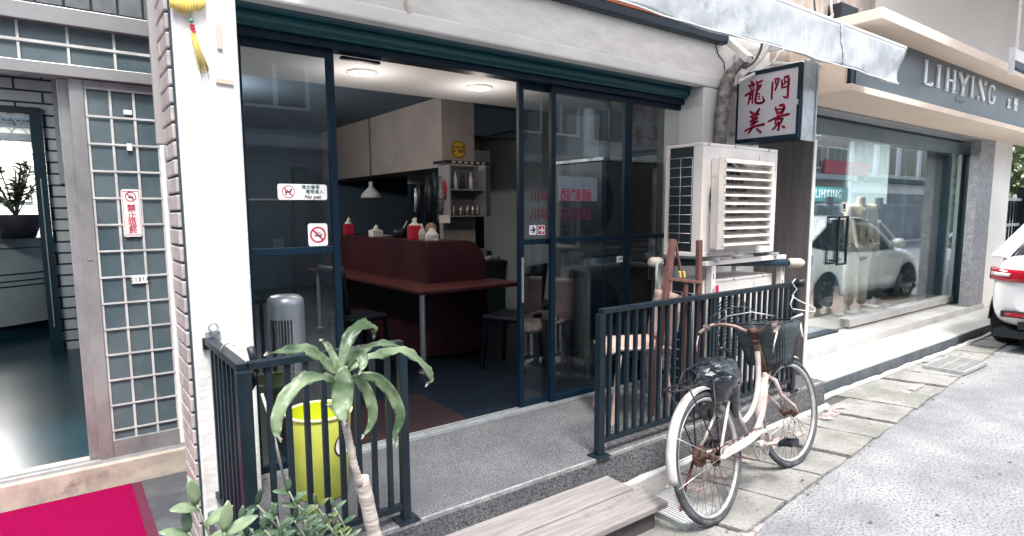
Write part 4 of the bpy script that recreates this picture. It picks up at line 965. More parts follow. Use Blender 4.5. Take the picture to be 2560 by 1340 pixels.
L([(735,500),(775,440),(805,435),(815,480),(800,520)], .045, (2.03, 1.95), flat=True)
L([(745,560),(790,560),(835,620),(862,700),(856,780),(815,842)], .042, (2.03, 1.99), flat=True)
L([(745,560),(810,540),(885,555),(945,610),(990,690),(1000,760),(975,830),(982,880)], .045, (2.04, 1.98), flat=True)
L([(745,520),(820,455),(900,435),(1000,412),(1085,455),(1145,525),(1155,560),(1135,582)], .040, (2.05, 2.10))
L([(745,500),(800,430),(860,388),(950,380),(1040,410)], .030, (2.07, 2.2))
L([(725,520),(735,470),(760,420),(790,395)], .035, (2.06, 2.15))
for a in ((690,750,640,680),(700,770,690,735),(735,770,748,775)):
    strap([(*c4(720,770),2.03),(*c4((720+a[2])/2,(770+a[3])/2),2.02),(*c4(a[2],a[3]),2.01)], .010, 'dry_leaf', M_bark)

# ================================================================ ZZ PLANTS
def zz(name_label, stems, pot, seed, mats, ll=.085):
    x0, y0, r0, h0 = pot
    t = thing('potted_plant', name_label, 'potted plant', (x0, y0, 0), group='leafy pot plants at the foot of the short railing')
    MB().lathe([(0,.003),(r0*.75,.003),(r0,h0),(r0*1.06,h0),(r0*1.06,h0+.02),(r0*.92,h0+.02),(r0*.9,h0-.02),(0,h0-.025)], (x0,y0,0), 24).build('pot', M_pot, t)
    q = random.Random(seed); S = MB(); Ls = [MB() for _ in mats]
    for (px_, py_, Y, lf, nl, *rest) in stems:
        tip = Vector(PY(px_, py_, Y)); b0 = Vector((x0+q.uniform(-.5,.5)*r0, y0+q.uniform(-.4,.4)*r0, h0-.02)); mid = (b0+tip)/2+Vector((tip.x-b0.x, tip.y-b0.y, 0))*.18*-1
        pts = [b0*(1-u)**2+mid*2*u*(1-u)+tip*u*u for u in np.linspace(0,1,9)]
        S.tube(pts, [.008-.0006*k for k in range(9)], 6)
        az = q.uniform(-.4,.4); mi = rest[0] if rest else q.choice([0,0,0,1]) if len(mats) > 1 else 0
        for k in range(nl):
            u = .38+.60*k/(nl-1); p = b0*(1-u)**2+mid*2*u*(1-u)+tip*u*u; d = ((mid-b0)*(1-u)+(tip-mid)*u).normalized()
            side = Vector((math.cos(az), math.sin(az), 0)); s_ = 1 if k % 2 else -1
            out = (side*s_*.95+d*.62+Vector((0,-.25+q.uniform(-.2,.2),q.uniform(-.15,.2)))).normalized()
            leafmesh(Ls[mi], p, out, (q.uniform(-.2,.2),-.55,.9), lf*q.uniform(.8,1.1)*(1-.35*max(0,u-.8)), lf*.36, curl=.12, fold=.22)
        leafmesh(Ls[mi], tip, (q.uniform(-.3,.3),-.1,1), (0,-1,.3), lf*.8, lf*.32, curl=.1, fold=.25)
    S.build('stems', M_stem, t)
    for m_, l_ in zip(mats, Ls):
        if l_.v: l_.build('foliage', m_, t, solid=.0012)
zz('pot plant with large pale pointed leaves at the left below the white column', [(492,1262,1.80,.105,7,0),(560,1330,1.74,.11,8,0),(470,1330,1.80,.09,7,0)], (.42,1.80,.12,.20), 1, [mat('pale_leaf', (.13,.19,.11), .35, col2=(.20,.26,.15), scale=14)])
zz('dense dark green pot plant in the middle below the short railing', [(722,1228,1.86,.060,13),(642,1262,1.84,.060,11),(690,1290,1.80,.058,11),(600,1300,1.82,.055,10),(660,1325,1.74,.055,9),(735,1300,1.78,.055,10),(700,1340,1.72,.05,8),(620,1340,1.76,.055,8)], (.62,1.85,.12,.20), 2, [M_green, M_green2])
zz('bushy pot plant with small rounded yellow green leaves beside the dracaena trunk', [(790,1262,1.86,.050,10,1),(835,1268,1.86,.048,10,0),(760,1300,1.80,.048,10,0),(815,1310,1.80,.046,11,0),(848,1325,1.84,.042,9,1),(780,1345,1.74,.045,9,0),(745,1262,1.90,.055,9,1)], (.80,1.86,.11,.20), 3, [M_green, M_green3])

# ================================================================ BICYCLE
RC = Vector((2.529, 1.68)); FC = Vector((3.563, 1.811))
hd = math.atan2(FC.y-RC.y, FC.x-RC.x)
bk = thing('bicycle', 'old rusty white step-through bicycle on its stand beside the railing', 'bicycle', (RC.x, RC.y, .0))
LEAN = R(-11.5)
bk.rotation_euler = (Matrix.Rotation(hd, 3, 'Z') @ Matrix.Rotation(LEAN, 3, 'X')).to_euler()
bk.location.z = .014
WR = .325; WB = (FC-RC).length-.075; STEER = R(-7)
def wheel(cx_, label=None, hub_m=M_rust):
    w = thing('wheel', '', '', (0,0,0)); del w['label']; del w['category']
    w.parent = bk; w.location = (cx_, 0, WR)
    MB().tube([(math.cos(a)*(WR-.018), 0, math.sin(a)*(WR-.018)) for a in np.linspace(0,2*PI,65)[:-1]], .018, 10, closed=True).build('tyre', M_tyre, w, True)
    M = MB(); n = 64
    prof_ = [(WR-.036,-.013),(WR-.032,-.015),(WR-.046,-.010),(WR-.050,0),(WR-.046,.010),(WR-.032,.015),(WR-.036,.013)]
    rows = [[(r_*math.cos(2*PI*k/n), y_, r_*math.sin(2*PI*k/n)) for k in range(n)] for r_, y_ in prof_]
    M.grid(rows, closed=True); M.build('rim', mat('worn_alloy_rim', (.52,.53,.54), .4, .4, col2=(.38,.37,.36), scale=16), w, True)
    M = MB()
    for k in range(36):
        a = 2*PI*k/36; s_ = 1 if k % 2 else -1; a2 = a+(.9 if (k//2) % 2 else -.9)
        M.tube([(.022*math.cos(a2), s_*.03, .022*math.sin(a2)), ((WR-.048)*math.cos(a), 0, (WR-.048)*math.sin(a))], .0013, 4, caps=False)
    M.build('spokes', M_rust, w, True)
    MB().lathe([(0,-.06),(.008,-.06),(.008,-.036),(.028,-.034),(.028,-.026),(.014,-.022),(.014,.022),(.028,.026),(.028,.034),(.008,.036),(.008,.06),(0,.06)], (0,0,0), 16, axis='y').build('hub', hub_m, w, True)
    return w
def bp(mb, name, m_, **k): return mb.build(name, m_, bk, local=True, **k)
def sp(mb, name, m_, **k):            # parts that turn with the handlebar
    ax = (Vector((.700,0,.800))-Vector((.765,0,.595))).normalized()
    T = Matrix.Translation((.765,0,.595)) @ Matrix.Rotation(STEER, 4, ax) @ Matrix.Translation((-.765,0,-.595))
    mb.v = [tuple(T @ Vector(p)) for p in mb.v]; return mb.build(name, m_, bk, local=True, **k)
w1 = wheel(0); w2 = wheel(WB)
_ax = (Vector((.700,0,.800))-Vector((.765,0,.595))).normalized()
_T = Matrix.Translation((.765,0,.595)) @ Matrix.Rotation(STEER, 4, _ax) @ Matrix.Translation((-.765,0,-.595)) @ Matrix.Translation((WB,0,WR))
w2.location = _T.to_translation(); w2.rotation_euler = _T.to_euler()
MB().lathe([(.028,-.05),(.042,-.048),(.042,-.036),(.028,-.034)], (0,0,0), 20, axis='y').lathe([(.028,.036),(.055,.038),(.055,.056),(.02,.058)], (0,0,0), 20, axis='y').build('brake_drum', M_rust, w1, True)
BBp = Vector((.445, 0, .275)); ST = Vector((.285, 0, .62)); HT = Vector((.700, 0, .800)); HB = Vector((.765, 0, .595)); FA = Vector((WB, 0, WR))
def bez(a, b, c, n=10): a, b, c = Vector(a), Vector(b), Vector(c); return [a*(1-u)**2+b*2*u*(1-u)+c*u*u for u in np.linspace(0,1,n)]
fr = MB()
fr.tube([BBp, ST+Vector((-.01,0,.02))], .0155, 10)
for s_ in (-1, 1):
    fr.tube([BBp+Vector((-.03,s_*.025,0)), Vector((.25,s_*.05,.30)), Vector((0,s_*.062,WR))], .010, 8)
    fr.tube([ST+Vector((0,s_*.015,-.04)), Vector((.0,s_*.062,WR))], .008, 8)
bp(fr, 'rear_frame', M_bwhite)
bp(MB().tube(bez(HT+Vector((.005,0,-.06)), (.66,0,.42), (.385,0,.40), 12), .0155, 10), 'top_tube', M_bwhite)
bp(MB().tube(bez(HB+Vector((-.005,0,.03)), (.72,0,.38), BBp, 12), .0175, 10), 'down_tube', M_bpink)
bp(MB().tube([HT, HB], .020, 12).lathe([(.02,0),(.024,.002),(.024,.018),(.02,.02)], (HT.x, 0, HT.z-.01), 14), 'head_tube', M_rust)
fk = MB()
for s_ in (-1, 1): fk.tube([HB+Vector((.005,s_*.01,-.01)), HB+Vector((.012,s_*.048,-.035)), HB+Vector((.05,s_*.052,-.13)), FA+Vector((-.03,s_*.055,.05)), FA+Vector((0,s_*.055,0))], [.013,.013,.012,.009,.008], 9)
sp(fk, 'fork', M_bpink)
# mudguards
def guard(cx_, a0, a1, name, m_, w=.027):
    rows = []
    for a in np.linspace(R(a0), R(a1), 30):
        rr_ = WR+.022; rows.append([(cx_+(rr_-.014*abs(u)**2)*math.cos(a), u*w, WR+(rr_-.014*abs(u)**2)*math.sin(a)) for u in np.linspace(-1,1,7)])
    (sp if cx_ else bp)(MB().grid(rows), name, m_, solid=.002)
guard(0, 30, 186, 'rear_mudguard', M_bwhite); guard(WB, 65, 205, 'front_mudguard', M_bpink)
for cx_, a in ((0, 188), (0, 150), (WB, 192)):
    M = MB()
    for s_ in (-1, 1): M.tube([(cx_, s_*.064, WR), (cx_+(WR+.02)*math.cos(R(a)), s_*.034, WR+(WR+.02)*math.sin(R(a)))], .0025, 5)
    (sp if cx_ else bp)(M, 'mudguard_stay', M_chrome)
# rack
M = MB(); rz_ = .705
M.tube([(.19,-.03,rz_),(.10,-.055,rz_),(-.22,-.055,rz_),(-.25,-.03,rz_),(-.25,.03,rz_),(-.22,.055,rz_),(.10,.055,rz_),(.19,.03,rz_)], .005, 7)
for x_ in (-.15,-.03,.08): M.tube([(x_,-.055,rz_),(x_,.055,rz_)], .004, 6)
for s_ in (-1, 1):
    M.tube([(.0,s_*.066,WR+.01),(.06,s_*.058,rz_)], .004, 6); M.tube([(.0,s_*.066,WR+.01),(-.17,s_*.058,rz_)], .004, 6)
M.tube([(-.10,-.04,rz_+.008),(-.02,-.05,rz_+.055),(.10,-.04,rz_+.07),(.10,.04,rz_+.07),(-.02,.05,rz_+.055),(-.10,.04,rz_+.008)], .0035, 6)
bp(M, 'rear_rack', M_black)
# seat post, saddle
bp(MB().tube([ST, ST+Vector((-.045,0,.09))], .012, 10), 'seat_post', M_chrome)
sp_ = ST+Vector((-.085,0,.10)); rows = []
for i, u in enumerate(np.linspace(0,1,12)):
    hw = .095*math.cos(min(1,u*1.15)*PI/2)**.8+.022 if u < .9 else .022*(1-(u-.9)*6)
    hw = .02+.09*(1-u)**1.4*(.55 if i == 0 else 1); z_ = .018*math.cos(u*PI)*.5
    rows.append([(sp_.x-.11+.26*u, hw*math.cos(a), sp_.z+z_+.03*math.sin(a)) for a in np.linspace(0, 2*PI, 15)[:-1]])
bp(MB().grid(rows, closed=True), 'saddle', M_black)
# chain guard, crank, pedals
cg = [(-.02,.30),(.0,.355),(.10,.365),(.46,.345),(.525,.31),(.535,.28),(.50,.30),(.42,.325),(.06,.315),(.05,.285)]
cg = [(.02,.315),(.06,.352),(.42,.352),(.50,.345),(.545,.30),(.55,.27),(.535,.27),(.52,.315),(.46,.33),(.30,.312),(.06,.312)]
bp(MB().prism(cg, -.078, -.058, axis='y'), 'chain_guard', M_bwhite, bevel=.004)
M = MB().ring((BBp.x, -.066, BBp.z), .078, .090, -.003, .003, 40)
for k in range(5): a = R(72*k+20); M.bar((BBp.x, -.066, BBp.z), (BBp.x+.08*math.cos(a), -.066, BBp.z+.08*math.sin(a)), .018, .005, up=(0,1,0))
bp(M, 'chainring', M_chrome)
bp(MB().lathe([(0,-.075),(.022,-.075),(.022,.06),(0,.06)], (BBp.x,0,BBp.z), 16, axis='y'), 'bottom_bracket', M_bwhite)
bp(MB().bar(BBp+Vector((0,-.085,0)), BBp+Vector((.165,-.095,-.03)), .024, .013), 'crank', M_bpink, bevel=.003)
bp(MB().bar(BBp+Vector((0,.075,0)), BBp+Vector((-.165,.085,.03)), .024, .013), 'crank', M_bpink, bevel=.003)
for q_, s_ in ((BBp+Vector((.165,-.14,-.03)), -1), (BBp+Vector((-.165,.13,.03)), 1)):
    bp(MB().box(q_.x-.05,q_.x+.05,q_.y-.038,q_.y-.020,q_.z-.012,q_.z+.012).box(q_.x-.05,q_.x+.05,q_.y+.020,q_.y+.038,q_.z-.012,q_.z+.012).box(q_.x-.05,q_.x-.04,q_.y-.02,q_.y+.02,q_.z-.010,q_.z+.010).box(q_.x+.04,q_.x+.05,q_.y-.02,q_.y+.02,q_.z-.010,q_.z+.010).box(q_.x-.008,q_.x+.008,q_.y-.02,q_.y+.02,q_.z-.007,q_.z+.007), 'pedal', M_black)
bp(MB().tube([(.08,-.064,.318),(.42,-.064,.19)], .004, 5).tube([(0,-.064,.37),(.42,-.064,.366)], .003, 5), 'chain', M_rust)
# kickstand
bp(MB().tube([(.0,.075,.32),(-.05,.12,.18),(-.075,.16,.045),(-.10,.165,.04)], .008, 7), 'kickstand', M_rust)
# handlebar
ht = Vector((.682, 0, .862)); HO = Vector((-.098,0,-.052))
sp(MB().tube([HT, ht], .012, 10).lathe([(0,-.02),(.02,-.02),(.02,.02),(0,.02)], (ht.x,0,ht.z), 12, axis='y'), 'stem', M_rust)
hb = [(.575,.285,.925),(.62,.283,.940),(.70,.24,.965),(.765,.13,.945),(.785,.05,.912),(.785,-.05,.912),(.765,-.13,.945),(.70,-.24,.965),(.62,-.283,.940),(.575,-.285,.925)]
P_ = [Vector((p[0]*.9+.0785,p[1]*.82,p[2]))+HO for p in hb]; pts = []
Q = [P_[0]*2-P_[1]]+P_+[P_[-1]*2-P_[-2]]
for i in range(1, len(Q)-2):
    for k in range(4):
        u = k/4; p0, p1, p2, p3 = Q[i-1:i+3]; pts.append(.5*((2*p1)+(p2-p0)*u+(2*p0-5*p1+4*p2-p3)*u*u+(3*p1-p0-3*p2+p3)*u**3))
pts.append(P_[-1])
sp(MB().tube(pts, .0115, 9), 'handlebar', mat('rusty_chrome', (.26,.20,.175), .45, .5, col2=(.14,.085,.065), scale=14))
for s_ in (-1, 1):
    sp(MB().tube([(.575,s_*.215,.910),(.515,s_*.245,.875),(.478,s_*.242,.815),(.468,s_*.238,.775)], [.006,.006,.005,.004], 6).lathe([(.018,-.015),(.018,.015)], (.56,s_*.218,.903), 10, axis='y'), 'brake_lever', M_chrome)
bp(MB().tube(bez((.66,.26,.95),(.93,.05,1.12),(.90,-.02,.75),14), .003, 5).tube(bez((.66,-.26,.95),(.98,-.10,1.05),(.93,-.03,.62),14), .003, 5).tube(bez((.90,-.02,.62),(.70,.02,.50),(.35,.02,.45),12), .003, 5), 'brake_cable', M_dcable)
# basket: tapered with liner
bx0, bx1, by, bz0, bz1 = .755, .895, .112, .650, .885
rows = []
def brow(f, z):
    x0 = bx0-.03*f; x1 = bx1+.06*f; y = by+.045*f; r_ = .03; out = []
    for cx_, cy_, a0 in ((x1-r_,y-r_,0),(x0+r_,y-r_,90),(x0+r_,-y+r_,180),(x1-r_,-y+r_,270)):
        for k in range(4): a = R(a0+30*k); out.append((cx_+r_*math.cos(a), cy_+r_*math.sin(a), z+.006*math.sin(5*a+f*3)))
    return out
for f in np.linspace(0,1,6): rows.append(brow(f, bz0+(bz1-bz0)*f))
M = MB(); M.grid(rows, closed=True); M.add(rows[0], [tuple(range(16))]); sp(M, 'basket_liner', M_basket, solid=.003)
M = MB(); top = brow(1.03, bz1+.008); M.tube(top, .0045, 6, closed=True); M.tube(brow(.5,(bz0+bz1)/2), .003, 5, closed=True); M.tube(brow(0.01,bz0-.002), .003, 5, closed=True)
for k in range(16): a = brow(0.02,bz0)[k]; b = brow(1.03,bz1)[k]; M.tube([a,b], .002, 5)
sp(M, 'basket_wire', M_black)
sp(MB().tube([(bx1+.05,-.10,bz1+.01),(bx1+.09,-.12,bz1-.02),(bx1+.07,-.14,bz1-.10)], [.010,.012,.006], 6).tube([(bx1+.04,-.10,bz1+.012),(bx1+.07,-.16,bz1+.035)], .007, 6), 'bag_tie', M_white)
sp(MB().tube([(HB.x+.01,-.02,HB.z+.02),(bx0+.05,-.06,bz0-.004),(bx1-.04,-.06,bz0-.004)], .004, 6).tube([(HB.x+.01,.02,HB.z+.02),(bx0+.05,.06,bz0-.004),(bx1-.04,.06,bz0-.004)], .004, 6), 'basket_bracket', M_rust)
sp(MB().tube([(.60,.20,.915),(.64,.11,.96),(.70,.0,.97),(.76,-.10,.935)], .004, 6), 'wire_loop', M_chrome)
# bag over the saddle (rests on the saddle: its own thing)
bm_w = Matrix.Translation(bk.location) @ bk.rotation_euler.to_matrix().to_4x4()
sc_ = bm_w @ Vector((sp_.x-.01, 0, sp_.z-.01))
from mathutils import noise as _nz
rows = []
for i in range(29):
    ph = PI*i/28; rr_ = math.sin(ph)**.75; z_ = .085*math.cos(ph); row = []
    for a in np.linspace(0,2*PI,49)[:-1]:
        d = Vector((math.cos(a)*rr_, math.sin(a)*rr_, math.cos(ph)))
        w_ = 1+.22*_nz.noise(d*1.6+Vector((3,1,7)))+.16*(.5-abs(_nz.noise(d*3.2+Vector((9,2,4)))))*1.2+.07*(.5-abs(_nz.noise(d*8)))*1.5
        row.append((sc_.x+.140*d.x*w_+.03*(i/28), sc_.y+.105*d.y*w_, sc_.z+z_*(.85 if z_ > 0 else 1.7)*w_))
    rows.append(row)
q = random.Random(12)
t = thing('plastic_bag', 'crumpled black plastic bag wrapped over the bicycle saddle', 'plastic bag', tuple(sc_))
MB().grid(rows, closed=True).build('film', M_bag, t)
MB().tube(bez((sc_.x+.03,sc_.y,sc_.z+.09),(sc_.x+.0,sc_.y-.02,sc_.z+.17),(sc_.x+.09,sc_.y-.02,sc_.z+.10),8)+bez((sc_.x+.09,sc_.y-.02,sc_.z+.10),(sc_.x+.16,sc_.y,sc_.z+.02),(sc_.x+.17,sc_.y,sc_.z-.02),8)[1:], .006, 6).build('handle', M_bag, t)
M = MB(); rows = []
for i in range(9):
    f = i/8; rows.append([(sc_.x+.07+.06*f+.045*math.cos(a)*(1-.35*f)*(1+q.uniform(-.15,.15)), sc_.y-.06+.02*f+.035*math.sin(a)*(1-.3*f)*(1+q.uniform(-.15,.15)), sc_.z-.05-.20*f) for a in np.linspace(0,2*PI,13)[:-1]])
M.grid(rows, closed=True).build('hanging_corner', M_bag, t, sub=1)

# ================================================================ PINK CHAIR
t = thing('plywood_chair', 'pale pink plywood chair on the platform behind the long railing', 'chair', (2.98, 2.66, .207), R(62))
rows = []
for k in range(9):
    v = k/8; rows.append([(u*(.20-.02*v), -.21+.42*v, .455+.035*abs(u)**2-(.03 if k == 8 else 0)) for u in np.linspace(-1,1,9)])
MB().grid(rows).build('seat', M_pinkwood, t, True, solid=.02)
rows = []
for k in range(9):
    v = k/8; rows.append([(u*(.205+.015*math.sin(v*PI)), -.215-.05*v+.03*(1-u*u)*-1+.03, .50+.31*v) for u in np.linspace(-1,1,11)])
MB().grid(rows).build('backrest', M_pinkwood, t, True, solid=.018)
for sx_ in (-1,1):
    MB().bar((sx_*.15,-.15,.45),(sx_*.19,-.21,.0),.030,.024).build('leg', M_pinkwood, t, True, bevel=.004); MB().bar((sx_*.15,.14,.45),(sx_*.19,.20,.0),.030,.024).build('leg', M_pinkwood, t, True, bevel=.004)
MB().bar((-.15,-.19,.44),(-.15,-.235,.62),.03,.012).bar((.15,-.19,.44),(.15,-.235,.62),.03,.012).build('back_support', M_pinkwood, t, True)

# ================================================================ AIR CONDITIONERS
def acunit(x0, x1, y0, y1, z0, z1, label, louvre):
    t = thing('air_conditioner', label, 'air conditioner', (x0, y0, z0))
    P = lambda mb, n, m_, **k: mb.build(n, m_, t, **k)
    e = .022; M = MB()
    M.box(x0,x1,y0,y1,z1-.02,z1); M.box(x0,x1,y0,y1,z0,z0+.03)
    M.box(x0,x0+e,y0,y0+.075,z0+.03,z1-.02); M.box(x0,x0+e,y1-.035,y1,z0+.03,z1-.02); M.box(x1-e,x1,y0,y1,z0+.03,z1-.02)
    P(M, 'casing', M_cream, bevel=.004)
    # front panel with a circular opening
    cx_, cz = x0+(x1-x0)*.40, (z0+z1)/2; ra = min(.27,(z1-z0)*.42)
    n = 48; out = []; xin0, xin1, zi0, zi1 = x0+e, x1-e, z0+.03, z1-.02
    for k in range(n):
        a = 2*PI*k/n; c_, s_ = math.cos(a), math.sin(a)
        tx = ((xin1-cx_)/c_ if c_ > 1e-6 else ((xin0-cx_)/c_ if c_ < -1e-6 else 1e9)); tz = ((zi1-cz)/s_ if s_ > 1e-6 else ((zi0-cz)/s_ if s_ < -1e-6 else 1e9))
        tt = min(tx, tz); out.append((cx_+c_*tt, cz+s_*tt))
    vs = [(a, y0+.003, b) for a, b in out]+[(cx_+ra*math.cos(2*PI*k/n), y0+.003, cz+ra*math.sin(2*PI*k/n)) for k in range(n)]+[(cx_+ra*.97*math.cos(2*PI*k/n), y0+.05, cz+ra*.97*math.sin(2*PI*k/n)) for k in range(n)]
    fs = [(k,(k+1) % n,(k+1) % n+n,k+n) for k in range(n)]+[(k+n,(k+1) % n+n,(k+1) % n+2*n,k+2*n) for k in range(n)]
    for cxn, czn in ((xin0,zi0),(xin1,zi0),(xin1,zi1),(xin0,zi1)):
        vs.append((cxn, y0+.003, czn)); ci = len(vs)-1
        ds = sorted(range(n), key=lambda k: (out[k][0]-cxn)**2+(out[k][1]-czn)**2)
        k0 = ds[0]
        for k in (k0-1, k0):
            fs.append((k % n, ci, (k+1) % n))
    P(MB().add(vs, fs), 'front_panel', M_cream)
    P(B(x1-.235, x1-.23, y0+.0005, y0+.003, z0+.05, z1-.05), 'panel_seam', M_galv)
    P(MB().lathe([(0,y0+.08),(ra,y0+.08),(ra,y0+.081),(0,y0+.081)], (cx_,0,cz), 32, axis='y'), 'fan_recess', M_dteal)
    M = MB()
    for k in range(3):
        a = 2*PI*k/3+.4; r_ = []
        for u in np.linspace(.06, ra*.92, 6): r_.append([(cx_+u*math.cos(a+w), y0+.055+.02*w, cz+u*math.sin(a+w)) for w in (-.42,-.14,.14,.42)])
        M.grid(r_)
    P(M, 'fan_blades', M_black, solid=.003)
    M = MB()
    for k in range(1, 13): M.tube([(cx_+ra*k/12.5*math.cos(a), y0-.004, cz+ra*k/12.5*math.sin(a)) for a in np.linspace(0,2*PI,41)[:-1]], .0016, 4, closed=True)
    for k in range(8): a = PI*k/8; M.tube([(cx_-ra*math.cos(a), y0-.001, cz-ra*math.sin(a)), (cx_+ra*math.cos(a), y0-.001, cz+ra*math.sin(a))], .0018, 4)
    M.lathe([(0,y0-.008),(.045,y0-.008),(.045,y0-.002)], (cx_,0,cz), 20, axis='y'); P(M, 'fan_guard', M_white)
    # coil side
    P(B(x0+.006, x0+.012, y0+.0755, y1-.0355, z0+.03, z1-.02), 'coil', mat('black_coil_fins', (.004,.009,.014), .6))
    M = MB(); ys = np.linspace(y0+.078, y1-.038, 3)
    for y_ in ys: M.tube([(x0-.003,y_,z0+.09),(x0-.003,y_,z1-.09)], .0022, 5)
    for k in range(10): z_ = z0+.09+(z1-z0-.18)*k/9; M.tube([(x0-.003,ys[0],z_),(x0-.003,ys[-1],z_)], .0022, 5)
    P(M, 'coil_guard', M_galv)
    M = MB()
    for a, b in ((x0+.05,z1-.010),(x0+.35,z1-.010),(x1-.12,z1-.010),(x0+.09,z0+.014),(x0+.40,z0+.014),(x1-.25,z0+.014)): M.lathe([(0,y0-.003),(.006,y0-.003),(.006,y0)], (a,0,b), 8, axis='y')
    P(M, 'screws', M_rust)
    if louvre:
        lx0, lx1 = x0+.10, x1-.225; nz = 11; lz0, lz1 = z0+.085, z1-.115
        P(MB().box(lx0-.075, lx0+.002, y0-.105, y0-.100, lz0-.035, lz1+.02, ), 'deflector_plate', mat('weathered_grey_strip', (.46,.42,.37), .6, col2=(.36,.33,.30), scale=6), bevel=.003)
        for a_ in (lx0-.008, lx1): P(B(a_,a_+.010,y0-.099,y0-.002,lz0-.03,lz1+.015), 'deflector_bracket', M_cream)
        M = MB()
        for k in range(nz):
            z_ = lz0+(lz1-lz0)*k/(nz-1); v = [(lx0+.003,y0-.098,z_-.014),(lx1-.001,y0-.098,z_-.014),(lx1-.001,y0-.02,z_+.016),(lx0+.003,y0-.02,z_+.016)]
            M.add(v+[(a,b,c+.006) for a,b,c in v], [(0,1,2,3),(7,6,5,4),(0,4,5,1),(1,5,6,2),(2,6,7,3),(3,7,4,0)])
        P(M, 'deflector_slats', M_cream)
        M = MB()
        for k in range(12): M.lathe([(0,y0-.107),(.004,y0-.107),(.004,y0-.105)], (lx0-.014,0,lz0-.01+(lz1-lz0)*k/11), 6, axis='y')
        P(M, 'rivets', M_rust)
        P(B(x1-.175, x1-.05, y0-.0015, y0+.0025, z0+.29, z1-.10), 'teal_label', mat('teal_sticker_ink', (.01,.26,.30), .5))
        M = MB()
        for k in range(5): M.box(x1-.105, x1-.075, y0-.003, y0-.002, z0+.31+.06*k, z0+.345+.06*k)
        P(M, 'label_marks', M_stk)
    return t
acunit(3.345, 4.222, 2.425, 2.725, 1.250, 1.985, 'large ivory air conditioner with slatted deflector on a rack behind the railing', True)
acunit(3.42, 4.26, 2.45, 2.74, .30, 1.085, 'lower ivory air conditioner half hidden behind the long railing', False)
t = thing('equipment_rack', 'slotted angle rack holding the large air conditioner above the lower one', 'rack', (3.8, 2.57, .207))
for x_, y_ in ((3.44,2.40),(4.30,2.40),(3.38,2.78),(4.30,2.78)):
    M = MB().box(x_, x_+.045, y_, y_+.004, .209, 1.19).box(x_, x_+.004, y_+.004, y_+.04, .209, 1.19); M.build('upright', M_cream, t)
    M = MB()
    for k in range(9): M.box(x_+.018, x_+.026, y_-.001, y_-.0002, .30+.1*k, .335+.1*k)
    M.build('slots', M_black, t)
for y_ in (2.40, 2.76): B(3.38, 4.36, y_, y_+.035, 1.192, 1.222).build('cross_bar', M_cream, t, bevel=.002)
for x_ in (3.46, 4.18): B(x_, x_+.04, 2.38, 2.80, 1.223, 1.247).build('bearer', M_galv, t)
tag(B(3.478, 3.505, 2.385, 2.395, .985, 1.06).build('red_tag', mat('glossy_red_plastic', (.55,.01,.09), .3), bevel=.008), 'small red plastic tag on the slotted rack post', 'tag')
t = thing('laundry_pole', 'dark pole with pale wrapped ends lying behind the railing under the air conditioner', 'pole', (3.8,2.36,1.17))
a = PY(1632, 655, 2.78); b = PY(1995, 657, 2.34); a = Vector(a); b = Vector(b)
MB().tube([a, b], .026, 12).build('pole', M_dteal, t)
dd = (b-a).normalized()
MB().tube([a-dd*.03, a-dd*.01, a+dd*.05, a+dd*.07], [.020,.034,.034,.028], 12).build('wrapping', M_tape, t)
MB().tube([b-dd*.09, b-dd*.07, b+dd*.02, b+dd*.05], [.028,.034,.034,.018], 12).build('wrapping', M_tape, t)
t = thing('mop', 'mop stick with pale green handle standing behind the railing', 'mop', PY(1645,740,2.75))
a = PY(1643, 725, 2.72); MB().tube([PY(1655,650,2.72), PY(1643,660,2.72), PY(1641,690,2.72), a], .010, 8).build('handle', mat('pale_green_plastic', (.32,.42,.40), .5), t)
MB().tube([a, (a[0],a[1],.25)], .013, 8).build('pole', M_dteal, t)
t = thing('folding_trestle', 'reddish brown wooden trestle frame leaning behind the railing before the air conditioner', 'trestle', (3.1,2.36,.207))
Yt = 2.352
def tb(a, b, w, name='leg', m_=M_brown, Y=Yt, d=.028):
    p0, p1 = Vector(PY(*a, Y)), Vector(PY(*b, Y)); MB().bar(p0, p1, d, w, up=(1,0,0)).build(name, m_, t, bevel=.003)
def ext(a, b, py): f = (py-a[1])/(b[1]-a[1]); return (a[0]+(b[0]-a[0])*f, py)
tb((1682,598), ext((1682,598),(1663,745),1040), .042); tb((1748,600), ext((1748,600),(1746,745),1010), .036)
tb((1668,697), (1748,706), .040, 'crossbar', d=.02); tb((1714,706), (1710,1000), .034, 'middle_slat', d=.018)
tb((1688,602), (1703,690), .016, 'thin_rod', Y=2.375, d=.014)
for x_ in (1699,1709): tb((x_,678),(x_+2,694), .013, 'yellow_peg', M_fringe, Y=2.336, d=.012)

# ================================================================ PROJECTING SIGN
t = thing('projecting_sign', 'square box sign with four red brush characters hung from the right column', 'shop sign', (4.3, 2.58, 2.3))
SX = 4.300; sy0, sy1, sz0, sz1 = 2.345, 2.815, 2.098, 2.562
M = MB(); M.box(SX+.012, SX+.22, sy0-.02, sy1+.015, sz0-.03, sz1+.03); M.build('box', M_navy, t, bevel=.003)
M = MB(); M.box(SX, SX+.0115, sy0-.02, sy0, sz0-.03, sz1+.03).box(SX, SX+.0115, sy1, sy1+.015, sz0-.03, sz1+.03).box(SX, SX+.0115, sy0, sy1, sz0-.03, sz0).box(SX, SX+.0115, sy0, sy1, sz1, sz1+.03); M.build('frame', M_navy, t)
B(SX+.006, SX+.0115, sy0, sy1, sz0, sz1).build('face', M_signface, t)
B(SX+.035, SX+.215, sy0-.028, sy0-.0205, sz0-.045, sz1+.045).build('front_plate', M_galv, t)
B(SX+.205, SX+.222, sy0-.036, sy0-.029, sz0-.05, sz1+.05).build('front_plate_flange', M_galv, t)
